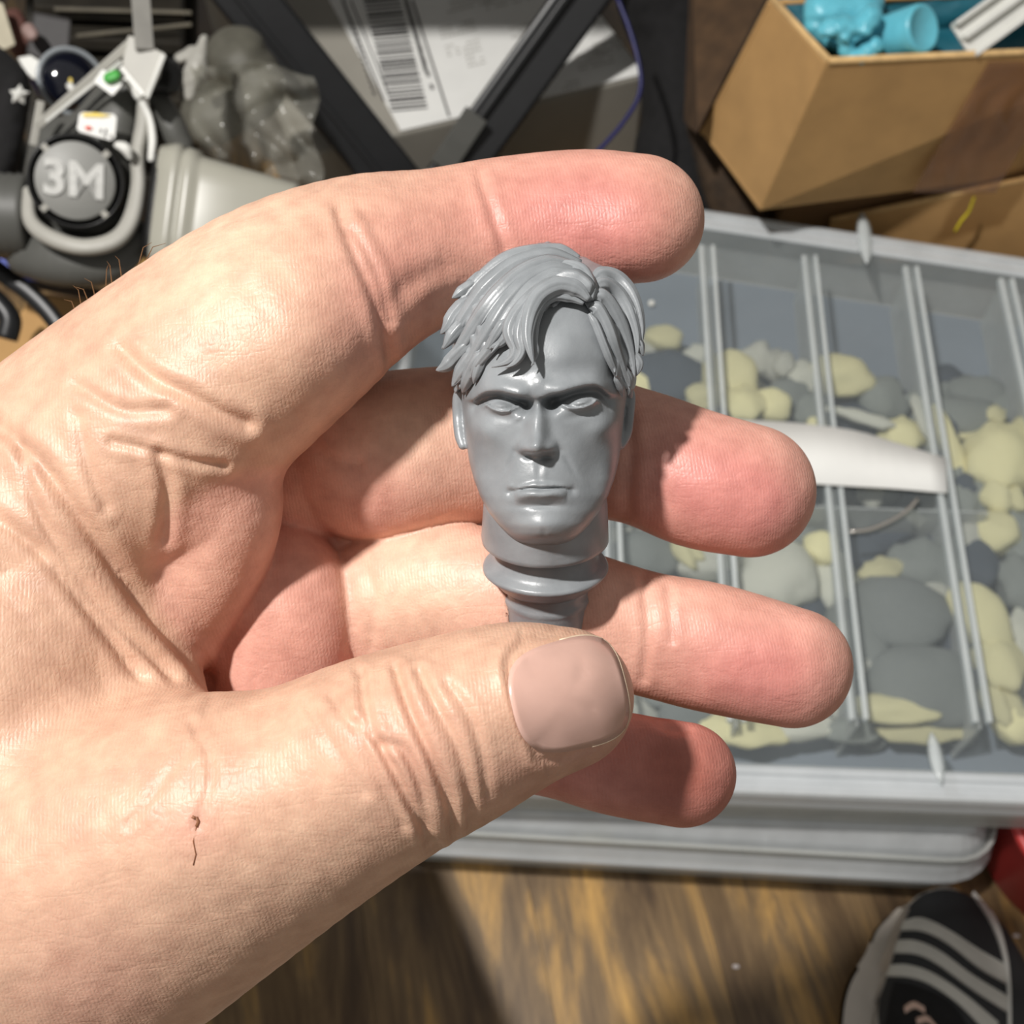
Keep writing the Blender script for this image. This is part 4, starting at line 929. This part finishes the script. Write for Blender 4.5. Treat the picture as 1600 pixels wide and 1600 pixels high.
# turquoise pieces
def blob_obj(name, D, chains, mat_, h, lab=None, cat=None, par=None, noise_=0, ns=.08, seed=1, k=5, sm_=2, pad=20):
    P = np.array([p for c_ in chains for p in c_]); r = P[:, 3].max() + 8
    lo = P[:, :3].min(0) - r; hi = P[:, :3].max(0) + r; Fb = Field(lo, hi, h); A_ = Fb.new()
    for c_ in chains:
        B_ = Fb.new(); Fb.chain(B_, c_, k, pad=pad); A_ = smin(A_, B_, sm_)
    V_, F_ = nets(A_, Fb.lo, h)
    if noise_: V_ = V_ + vnormals(V_, F_) * (noise_ * noise3(V_, ns, seed))[:, None]
    W_ = wp(V_, D)
    o = fast_mesh(name, W_, F_, mat_, par, loc=None if par else W_.mean(0))
    if lab: tag(o, lab, cat)
    return o
blob_obj('turquoise_cup', .712, [[(1292, 14, 0, 36), (1345, 8, 0, 36)], [(1284, 38, 0, 26), (1302, 62, 0, 22)]], M['turq'], 4, 'glossy rounded turquoise silicone cup at the left of the open box', 'mould', noise_=3)
blob_obj('turquoise_scrap', .700, [[(1290, 48, 30, 14), (1310, 40, 38, 17), (1345, 42, 36, 16), (1362, 22, 40, 16), (1352, 44, 44, 12)], [(1318, 62, 30, 13), (1326, 84, 20, 12), (1345, 88, 24, 12), (1368, 70, 30, 13)], [(1300, 40, 34, 10), (1322, 56, 40, 12)]], M['turq'], 3.2, 'ragged torn turquoise silicone scrap between cup and cylinder', 'scrap', noise_=4, ns=.16, seed=4)
tc = MB(); a, b = at(1350, 72, .724), at(1443, 44, .686); ax_ = (b - a).normalized()
tc.lathe(a, ax_, [(-.01, .009), (0, .0135), ((b - a).length * .95, .0145), ((b - a).length, .0138), ((b - a).length + .0006, .012), ((b - a).length - .0004, .011)], 40)
o = tc.build('turquoise_cylinder', M['turq'], None, True, a); tag(o, 'turquoise silicone cylinder lying with its round end facing right', 'mould')
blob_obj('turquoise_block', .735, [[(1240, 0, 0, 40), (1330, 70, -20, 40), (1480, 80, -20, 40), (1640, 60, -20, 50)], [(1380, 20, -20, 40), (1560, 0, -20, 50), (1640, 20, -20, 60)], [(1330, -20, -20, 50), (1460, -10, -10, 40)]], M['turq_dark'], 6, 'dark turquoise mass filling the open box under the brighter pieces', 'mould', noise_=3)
ch = empty('white_channel', at(1560, 30, .69)); tag(ch, 'white plastic channel strip resting on the box edge beside the cylinder', 'strip')
a, b = at(1502, 66, .690), at(1680, -62, .71); d = (b - a).normalized(); nn = (CAM - a).normalized(); sd = d.cross(nn).normalized(); nn = sd.cross(d)
bev(MB().box((a + b) / 2, d * ((b - a).length / 2), sd * .0115, nn * .0012).build('channel_base', M['white'], ch), .0006)
for s in (-1, -.1, 1): bev(MB().box((a + b) / 2 + sd * .0108 * s + nn * .003, d * ((b - a).length / 2), sd * .0014, nn * .0035).build('channel_wall', M['white'], ch), .0006)

# dark sack and folded card left of the box
blob_obj('black_sack', .90, [[(1030, -60, -40, 78), (1062, 60, -60, 76), (1080, 180, -60, 72), (1066, 290, -60, 76), (1120, 345, -60, 56)]], M['cloth'], 9, 'black cloth sack standing between the parcel and the cardboard box', 'sack', noise_=7, ns=.04)
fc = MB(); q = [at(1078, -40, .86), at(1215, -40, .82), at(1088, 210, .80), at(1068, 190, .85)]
fc.hexa(q + [p + BACK * .004 for p in q]); o = fc.build('folded_card', mat('shaded_card', lin(74, 54, 34), .85, var=.3), None, False, q[0]); bev(o, .001); tag(o, 'folded cardboard sheet leaning on the open box left side, shade put into its colour', 'cardboard')  # card coloured dark for the shadow that falls on it
blob_obj('shade_bundle', .86, [[(1110, 190, -30, 40), (1130, 260, -30, 44), (1160, 330, -30, 44)]], mat('shade_brown', lin(58, 44, 30), .9, var=.4, nscale=80), 7, 'added dark brown bundle standing in for shaded card under the open box corner', 'cloth', noise_=6, ns=.06)  # dark bundle added in place of card lying in shadow

# ============================================================ RESPIRATOR
RD = .62
rs = empty('respirator', wp([(130, 300, -40)], RD)[0]); tag(rs, 'grey half-face respirator with a round front valve and cream side cartridge', 'respirator')
def rp(name, chains, m_, h=4, par=rs, **k): return blob_obj(name, RD, chains, M[m_], h, par=par, **k)
fp = rp('facepiece', [[(195, 130, -40, 34), (172, 190, -45, 52), (144, 270, -80, 84), (134, 310, -90, 86)], [(85, 225, -70, 40), (95, 300, -80, 60)]], 'rub', sm_=30, pad=45)
rp('chin_piece', [[(48, 392, -60, 42), (100, 402, -40, 46), (165, 405, -35, 40), (205, 375, -35, 34)]], 'rub', sm_=10)
rp('yoke', [[(44, 300, 0, 10), (48, 345, 20, 12), (80, 372, 34, 13), (130, 386, 38, 13), (178, 376, 30, 14), (204, 345, 18, 14), (216, 290, 8, 12), (214, 240, 4, 11), (222, 195, 0, 11), (224, 160, 0, 10)]], 'rub_light', 3)
rp('yoke_trim', [[(213, 145, 10, 6), (232, 180, 6, 6), (238, 215, 4, 7), (236, 248, 4, 6)], [(196, 122, 20, 6), (216, 150, 14, 7)]], 'white', 3)
rp('yoke_trim', [[(183, 226, 36, 6), (196, 232, 34, 9), (203, 246, 30, 5)]], 'white', 3)
vc = Vector(wp([(118, 283, 40)], RD)[0]); va = (CAM - vc).normalized() * 1.0 + Vector((-.10, .06, 0)); va.normalize(); u = RD * .92 / F
vh = MB().lathe(vc, va, [(-.030, 70 * u), (-.016, 76 * u), (-.006, 78 * u), (0, 76 * u), (.001, 73 * u), (-.001, 71 * u), (-.004, 70 * u)], 56).build('valve_ring', M['rub_dark'], rs, True)
MB().lathe(vc, va, [(-.01, 64 * u), (.0012, 63.5 * u), (.0022, 61 * u), (.0024, 0.1 * u)], 56).build('valve_cover', M['disc'], vh, True)
for a_ in (-2.25, -.7, .9, 2.45):
    ar = va.orthogonal().normalized(); 
    xr = (RIGHT - va * RIGHT.dot(va)).normalized(); yr = va.cross(xr); c_ = vc + (xr * math.cos(a_) - yr * math.sin(a_)) * 67.5 * u + va * .0005
    MB().box(c_, (xr * math.cos(a_) - yr * math.sin(a_)) * .0018, (xr * math.sin(a_) + yr * math.cos(a_)) * .0016, va * .0012).build('clip', M['rub_light'], vh)
def text(body, c, xdir, nrm, size, ext, m_, par, name, bold=0):
    cu = bpy.data.curves.new('txt', 'FONT'); cu.body = body; cu.size = size; cu.extrude = ext; cu.offset = bold; cu.align_x = 'CENTER'; cu.align_y = 'CENTER'
    to = bpy.data.objects.new('txt', cu); C.objects.link(to); dg = bpy.context.evaluated_depsgraph_get()
    me = bpy.data.meshes.new_from_object(to.evaluated_get(dg)); bpy.data.objects.remove(to)
    ydir = nrm.cross(xdir).normalized(); Mx = Matrix((xdir, ydir, nrm)).transposed().to_4x4(); Mx.translation = c - wloc(par)
    me.transform(Mx); me.materials.clear(); me.materials.append(m_); o = bpy.data.objects.new(name, me); C.objects.link(o); o.parent = par; return o
xr = (RIGHT - va * RIGHT.dot(va)).normalized(); yr = va.cross(xr)
text('3M', vc + va * .0025 - xr * .0005, (xr * .995 - yr * .10).normalized(), va, .0245, .0009, M['letter'], vh, 'raised_lettering', .0007)
# harness straps
def rbar(name, a, b, w_, t_, m_, z0=20, z1_=20, par=rs): return bar(name, Vector(wp([(a[0], a[1], z0)], RD)[0]), Vector(wp([(b[0], b[1], z1_)], RD)[0]), w_ * RD / F, t_ * RD / F, M[m_] if isinstance(m_, str) else m_, par)
rbar('strap_bar', (60, 196), (205, 66), 13, 8, 'rub_light', 20, 40); rbar('strap_bar', (72, 190), (190, 96), 5, 8, 'white', 34, 46); rbar('strap_bar', (52, 228), (64, 158), 12, 8, 'rub_light', 10, 20)
def plate(name, poly, z, th, m_, par=rs, tiltx=0):
    n_ = len(poly); v = [Vector(p) for p in wp([(x, y, z + tiltx * (x - poly[0][0])) for x, y in poly] + [(x, y, z + th + tiltx * (x - poly[0][0])) for x, y in poly], RD)]
    f = [tuple(range(n_))[::-1], tuple(range(n_, 2 * n_))] + [(i, (i + 1) % n_, n_ + (i + 1) % n_, n_ + i) for i in range(n_)]
    return bev(MB().add(v, f).build(name, m_ if not isinstance(m_, str) else M[m_], par), .0008)
plate('buckle', [(200, 55), (222, 60), (246, 78), (259, 84), (250, 120), (234, 150), (226, 157), (208, 130), (190, 112), (192, 90)], 34, 14, 'rub_light')
rbar('buckle_rim', (256, 86), (229, 154), 7, 10, 'white', 52, 52); rbar('buckle_rim', (190, 106), (226, 150), 7, 10, 'white', 50, 50)
rbar('head_strap', (214, -80), (226, 78), 28, 6, mat('strap_grey', lin(128, 126, 120), .6), 20, 52)
rp('side_tube', [[(240, 128, -10, 20), (262, 112, -10, 22), (264, 128, -10, 22)]], 'rub_dark'); rp('side_tube', [[(244, 150, -30, 18), (262, 190, -30, 24), (280, 224, -40, 22)]], 'rub')
# side cartridges
def cart(c0, axd, vdir, hs, m_, name):
    axd, vdir = Vector(axd).normalized(), Vector(vdir).normalized(); wd = axd.cross(vdir).normalized(); vdir = wd.cross(axd); R_ = []
    for t, s, q in hs:
        ring_ = []
        for k in range(40):
            a = 2 * math.pi * k / 40; ca, sa = math.cos(a), math.sin(a); e = 2 / 5.0
            ring_.append(Vector(c0) + axd * t + vdir * s * math.copysign(abs(ca) ** e, ca) + wd * s * .8 * q * math.copysign(abs(sa) ** e, sa))
        R_.append(Vector(p) for p in wp([tuple(p) for p in ring_], RD))
    return MB().loft([list(r) for r in R_]).build(name, M[m_], rs, True)
cart((268, 322, -40), (.96, .12, .10), (.30, -.95, 0), [(-26, 74, 1), (-24, 92, 1), (0, 98, 1), (8, 98, 1), (12, 92, 1), (16, 90, 1), (18, 94, 1), (32, 92, 1), (38, 84, 1), (46, 82, 1), (190, 60, 1), (200, 50, 1)], 'cream', 'cartridge')
cart((244, 322, -40), (.96, .12, .10), (.30, -.95, 0), [(-10, 70, 1), (0, 90, 1), (3, 90, 1)], 'rub_dark', 'cartridge_seal')
lcar = MB(); cc = Vector(wp([(52, 340, -50)], RD)[0]); lcar.lathe(cc, (-1, -.05, .1), [(0, .020)] + [(.001 + .0025 * k, .0235 - .0009 * (k % 2)) for k in range(14)] + [(.038, .021)], 36); lcar.build('side_filter', M['rub'], rs, True)
# stickers
s1 = plate('sticker', [(124, 178), (130, 175), (178, 178), (183, 184), (180, 215), (173, 220), (126, 207), (120, 202)], 58, 2.5, M['paper'], tiltx=-.25); s1['label'] = 'white and yellow price sticker with red mark'
pl2 = plate('sticker_print', [(128, 177), (150, 176), (174, 180), (160, 183), (130, 182)], 61, 1, M['yel'], s1, tiltx=-.25); plate('sticker_print', [(131, 199), (138, 196), (145, 200), (137, 203)], 61, 1, M['redp'], s1, tiltx=-.25)
for k in range(2): plate('sticker_print', [(156 + k * 8, 201), (160 + k * 8, 202), (159 + k * 8, 209), (156 + k * 8, 208)], 61, 1.2, M['ink'], s1, tiltx=-.25)
s2 = plate('sticker', [(146, 128), (160, 108), (192, 126), (190, 134), (176, 150)], 44, 3, M['paper']); s2['label'] = 'white tag with a green dot'
blob_obj('green_dot', RD, [[(170, 122, 50, 9), (180, 118, 50, 9)]], M['green'], 2.5, par=s2)

# clear crumpled bag behind the cartridge
nu = 30; v = []
bx = lambda a, b: (290 + 200 * a + 30 * b - 20 * a * b, 92 + 190 * b + 20 * a * (1 - b))
for j in range(nu + 1):
    for i in range(nu + 1):
        a, b = i / nu, j / nu; x, y = bx(a, b); z = 34 * abs(math.sin(4.3 * a + 5.1 * b + 1.3 * math.sin(6 * b))) + 22 * abs(math.sin(7.7 * a - 6.2 * b)) + 12 * abs(math.sin(15 * a * b + 3)); v.append((x + 8 * math.sin(9 * b), y + 8 * math.sin(8 * a), z - 60))
W_ = wp(v, .70); o = mesh_obj('clear_bag', W_, [(j * (nu + 1) + i, j * (nu + 1) + i + 1, (j + 1) * (nu + 1) + i + 1, (j + 1) * (nu + 1) + i) for j in range(nu) for i in range(nu)], M['bag'], None, loc=W_.mean(0))
so_ = o.modifiers.new('thick', 'SOLIDIFY'); so_.thickness = .0003; tag(o, 'crumpled clear plastic bag behind the cream cartridge', 'bag')
blob_obj('crumpled_paper', .72, [[(318, 60, 0, 8), (306, 110, 10, 16), (296, 150, 0, 9)], [(280, 90, 0, 10), (300, 80, 0, 12)]], M['rub_light'], 4, 'pale crumpled plastic scrap hanging right of the dark tube', 'scrap', noise_=4, ns=.1)
blob_obj('dark_pouch', .78, [[(370, 90, 0, 50), (400, 140, -10, 46), (330, 180, -20, 50)]], mat('grey_pouch', lin(92, 90, 80), .6, var=.2), 6, 'dull olive grey pouch behind the clear bag', 'pouch', noise_=5, ns=.05)

# ============================================================ LEFT CLUTTER
def slab(name, poly, D, th, m_, lab=None, cat=None, par=None, dd=0):
    n_ = len(poly); v = [at(x, y, D + dd * (y - poly[0][1])) for x, y in poly]; v2 = [p + (CAM - p).normalized() * th for p in v]
    f = [tuple(range(n_))[::-1], tuple(range(n_, 2 * n_))] + [(i, (i + 1) % n_, n_ + (i + 1) % n_, n_ + i) for i in range(n_)]
    o = MB().add(v + v2, f).build(name, m_, par, False, None if par else v[0]); bev(o, min(th * .3, .002))
    if lab: tag(o, lab, cat)
    return o
rk = empty('storage_rack', at(200, 40, .95)); tag(rk, 'dark wooden storage rack with slats at the top left corner', 'rack')
wd_ = mat('rack_wood', lin(44, 40, 32), .7, var=.3, nscale=60); we_ = mat('rack_edge', lin(98, 92, 78), .6, var=.2, nscale=60)
for k, (ya, yb) in enumerate(((-60, -52), (-10, -2), (36, 48), (88, 92), (140, 136), (200, 196), (260, 256))):
    q = [at(60, ya, .94), at(290, yb, .94), at(290, yb + 40, .90), at(60, ya + 40, .90)]; bev(MB().hexa(q + [p + Vector((0, 0, .012)) for p in q]).build('slat', wd_, rk), .002)
for x_ in (70, 280): bar('post', at(x_, -80, .97), at(x_, 330, .97), .03, .02, wd_, rk)
for (x0, y0, x1, y1) in ((85, 14, 330, 20), (120, 56, 330, 38)): bar('slat_edge', at(x0, y0, .89), at(min(x1, 300), y1, .89), .003, .003, we_, rk)
slab('pale_card', [(-40, -5), (5, 5), (25, 70), (8, 78), (-40, 78)], .74, .004, mat('pale_card', lin(186, 178, 156), .7), 'pale beige card cut off by the left photo edge, above the black cloth', 'card')
blob_obj('red_brown_pouch', .76, [[(20, 30, 0, 18), (34, 56, 0, 18), (30, 76, 0, 14)]], M['brownred'], 4, 'small red brown pouch with a pink spot, upper left', 'pouch', noise_=2)
blob_obj('pink_button', .735, [[(44, 46, 0, 11), (50, 54, 0, 11)]], mat('pink_grey', lin(150, 126, 120), .6), 3, 'round pinkish grey button on the red brown pouch', 'button')
slab('dark_case', [(52, 18), (112, 30), (106, 108), (84, 104), (40, 84)], .775, .03, mat('case_grey', lin(56, 54, 54), .6, var=.2), 'dark grey fabric case behind the white packet', 'case')
pk = slab('packet', [(28, 92), (46, 90), (82, 112), (76, 132), (68, 152), (60, 150)], .735, .006, M['purple'], 'purple and white foil packet behind the black cloth', 'packet')
slab('packet_top', [(27, 90), (48, 86), (82, 108), (76, 130), (44, 122)], .727, .003, M['white'], par=pk)
gg = empty('goggle', at(115, 130, .72)); tag(gg, 'round smoked goggle, its ring highlight built as a grey rim, behind the harness', 'goggles')
gd = MB(); gc = at(112, 128, .735); gn = (CAM - gc).normalized() + Vector((.15, .25, 0)); gn.normalize()
gd.lathe(gc, gn, [(0, .019)] + [(.011 * math.sin(a), .0185 * math.cos(a) + .0001) for a in np.linspace(.05, 1.55, 9)], 36); gd.build('lens', M['lens'], gg, True)
gt = MB(); xa = gn.orthogonal().normalized(); ya_ = gn.cross(xa); gt.tube([gc + (xa * math.cos(t) + ya_ * math.sin(t)) * .020 for t in np.linspace(0, 6.283, 40)], .0018, 8, caps=False); gt.build('rim', mat('goggle_glint', lin(150, 156, 160), .25), gg, True)  # grey ring shaped to stand in for the highlight around the lens
bb = blob_obj('gold_snap', .70, [[(110, 124, 0, 3), (111, 128, 0, 3)]], M['yel'], 1.5, 'tiny gold and white snap button on the smoked goggle', 'button'); 
blob_obj('white_snap', .698, [[(109, 134, 0, 6), (112, 138, 0, 6)]], M['white'], 2, 'tiny round white snap below the gold one', 'button')
ck = blob_obj('black_cloth', .70, [[(-30, 110, 0, 50), (8, 140, 0, 40), (-10, 220, 0, 46), (-14, 262, 0, 40)]], M['cloth'], 6, 'black cloth with a white star, hanging at the left photo edge', 'cloth', noise_=4, ns=.06)
star = [(30 + (17 if k % 2 == 0 else 9.5) * math.sin(math.pi * k / 5 + .1), 148 - (17 if k % 2 == 0 else 9.5) * math.cos(math.pi * k / 5 + .1)) for k in range(10)]
n_ = 10; cc = at(30, 148, .668); mv = [cc + (CAM - cc).normalized() * .002] + [at(x, y, .670) for x, y in star] 
mesh_obj('star', mv, [(0, 1 + k, 1 + (k + 1) % 10) for k in range(10)], M['white'], ck, False)
blob_obj('grey_fold', .72, [[(20, 200, 0, 12), (34, 250, 0, 14), (30, 300, -10, 14)]], M['rub'], 5, 'dull grey hanging fold right of the black cloth', 'cloth', noise_=2)
slab('blue_tray', [(-60, 352), (0, 372), (40, 402), (118, 418), (112, 444), (30, 440), (-60, 400)], .70, .01, M['sky'], 'bright blue plastic tray edge below the respirator', 'tray')
b1 = slab('cardboard_support', [(-60, 560), (10, 520), (55, 458), (150, 470), (260, 420), (330, 480), (240, 640), (-60, 700)], .72, .03, M['card'], 'tan cardboard piece under the respirator, crossed by a black strap', 'cardboard')
slab('dark_board', [(40, 436), (160, 452), (320, 420), (320, 460), (150, 470), (50, 450)], .70, .01, mat('dark_board', lin(60, 48, 36), .7), 'dark brown board edge between the blue tray and cardboard', 'board')
o = MB().tube([at(x, y, .66) for x, y in catmull([(-40, 395), (10, 432), (50, 462), (86, 502), (120, 560)], 5)], .0052, 12, flat=.5).build('black_strap', M['black'], None, True, at(50, 462, .66)); tag(o, 'black strap lying across the tan cardboard at the left edge', 'strap')
o = MB().tube([at(x, y, .64) for x, y in catmull([(-30, 450), (0, 476), (16, 500), (10, 530)], 5)], [.006] * 16, 12).build('black_buckle', M['black'], None, True, at(5, 480, .64)); tag(o, 'shiny black buckle loop at the left edge above the hand', 'buckle')

# ============================================================ RED TUB
rc = Vector(atz(1660, 1330, .0)); rt = MB().lathe((rc.x, rc.y, .001), (0, 0, 1), [(0, .052), (.01, .056), (.075, .062), (.08, .066), (.085, .066), (.085, .060), (.012, .053)], 56).build('red_tub', M['red'], None, True, (rc.x, rc.y, .001))
tag(rt, 'red plastic tub standing right of the shoe at the photo edge', 'tub')
for (px, py, s, lab) in ((1588, 1462, 3, 'small pale speck on the floor right of the shoe'), (1480, 1354, 6, 'pale crumb on the floor between lower organizer and shoe'), (1150, 1510, 3, 'single white speck on the floor left of the shoe')):
    bm = bmesh.new(); bmesh.ops.create_icosphere(bm, subdivisions=2, radius=s * .0004)
    for v_ in bm.verts: v_.co *= random.uniform(.8, 1.2)
    me = bpy.data.meshes.new('crumb'); bm.to_mesh(me); bm.free(); me.materials.append(M['dustw']); o = bpy.data.objects.new('crumb', me); C.objects.link(o); o.location = atz(px, py, .0015); o.scale = (1.8, 1, .8); tag(o, lab, 'crumb')

# ============================================================ SHOE
toe = Vector(atz(1478, 1382, .03)); toe.z = 0; ax_ = Vector((-.02, -1, 0)).normalized(); sx = Vector((1, -.02, 0)).normalized()
Sh = empty('shoe', toe + ax_ * .1); tag(Sh, 'black and white sneaker with three pale stripes across its toe', 'shoe')
S_ = np.array([0, .004, .012, .025, .045, .07, .10, .14, .18, .22, .255, .275, .282])
WL = np.array([.002, .014, .024, .036, .046, .0535, .057, .055, .048, .042, .040, .032, .004])
WR = np.array([.002, .013, .022, .031, .038, .0425, .0445, .044, .041, .039, .038, .030, .004])
HT = np.array([.030, .036, .041, .047, .052, .057, .064, .078, .092, .098, .098, .095, .092])
def shoe_ring(s, low, zt_, k=28, n_=2.6, shrink=1):
    wl, wr = np.interp(s, S_, WL) * shrink, np.interp(s, S_, WR) * shrink; out = []
    for i in range(k):
        a = 2 * math.pi * i / k; ca, sa = math.cos(a), math.sin(a)
        x = math.copysign(abs(ca) ** (2 / n_), ca) * (wr if ca > 0 else wl); h = (zt_ - low) / 2
        out.append(toe + ax_ * s + sx * x + Vector((0, 0, low + h + h * math.copysign(abs(sa) ** (2 / n_), sa))))
    return out
ss = [0, .002, .005, .010, .016, .025, .035, .045, .058, .07, .085, .10, .12, .14, .16, .18, .20, .22, .24, .255, .268, .277, .282]
sole = MB().loft([shoe_ring(s, .001, .028, 28, 6, 1.02) for s in ss]).build('sole', M['sole'], Sh, True)
upper = MB().loft([shoe_ring(min(s + .003, .28), .012, float(np.interp(s, S_, HT)), 40, 2.3, .97) for s in ss[:-1]]).build('upper', M['shoe_black'], Sh, True)
ubv = BVHTree.FromPolygons([v.co + wloc(upper) for v in upper.data.vertices], [tuple(p.vertices) for p in upper.data.polygons])
def onshoe(px, py, off):
    d = (at(px, py, 1) - CAM).normalized(); h = ubv.ray_cast(CAM, d); 
    if h[0] is None: p = atz(px, py, .028); return p
    return h[0] + h[1] * (off if h[1].dot(d) < 0 else -off)
def strip(name, ca_, cb_, m_, th=.0012, nv_=5, par=upper):
    a, b = catmull(ca_, 6), catmull(cb_, 6); n_ = min(len(a), len(b)); v = []
    for lay in (0.0002, th):
        for i in range(n_):
            for j in range(nv_ + 1):
                t = j / nv_; v.append(onshoe(a[i][0] * (1 - t) + b[i][0] * t, a[i][1] * (1 - t) + b[i][1] * t, lay * (1 - .5 * (abs(2 * t - 1) ** 4)) if lay > .001 else lay))
    w_ = nv_ + 1; o_ = n_ * w_; f = []
    for i in range(n_ - 1):
        for j in range(nv_): f.append((o_ + i * w_ + j, o_ + i * w_ + j + 1, o_ + (i + 1) * w_ + j + 1, o_ + (i + 1) * w_ + j))
        f += [(i * w_, (i + 1) * w_, o_ + (i + 1) * w_, o_ + i * w_), (i * w_ + nv_, o_ + i * w_ + nv_, o_ + (i + 1) * w_ + nv_, (i + 1) * w_ + nv_)]
    return mesh_obj(name, v, f, m_, par, True)
ST_ = M['shoe_stripe']
strip('stripe', [(1410, 1440), (1440, 1435), (1480, 1452), (1530, 1484), (1572, 1508)], [(1402, 1455), (1440, 1456), (1480, 1475), (1530, 1514), (1572, 1538)], ST_)
strip('stripe', [(1396, 1470), (1430, 1470), (1468, 1486), (1520, 1524), (1576, 1558)], [(1390, 1490), (1430, 1492), (1465, 1508), (1520, 1548), (1576, 1584)], ST_)
strip('stripe', [(1388, 1508), (1420, 1508), (1460, 1522), (1510, 1556), (1560, 1598)], [(1384, 1526), (1420, 1528), (1455, 1540), (1500, 1572), (1548, 1622)], ST_)
sg1 = strip('side_guard', [(1404, 1418), (1368, 1452), (1352, 1490), (1322, 1540), (1312, 1600), (1314, 1690)], [(1422, 1420), (1408, 1456), (1398, 1490), (1382, 1540), (1362, 1600), (1366, 1690)], M['shoe_white'], .003); sg1['label'] = 'scuffed white side guard'
strip('side_trim', [(1522, 1392), (1552, 1430), (1570, 1480), (1578, 1540), (1580, 1640)], [(1518, 1398), (1545, 1440), (1563, 1486), (1572, 1540), (1574, 1640)], M['white'], .002)
for q in ([(1414, 1574), (1428, 1566), (1444, 1574)], [(1432, 1592), (1448, 1588), (1462, 1602)]):
    strip('lace', q, [(x + 2, y + 12) for x, y in q], M['skinpink'], .003)
strip('vamp', [(1398, 1534), (1440, 1544), (1490, 1572), (1530, 1640)], [(1380, 1640), (1430, 1650), (1480, 1660), (1500, 1680)], M['cloth'], .0018)
cl = MB().tube([toe + ax_ * (.17 + .045 * math.cos(t)) + sx * .030 * math.sin(t) + Vector((0, 0, .095)) for t in np.linspace(0, 6.283, 30)], .006, 8, caps=False).build('collar', M['cloth'], Sh, True)
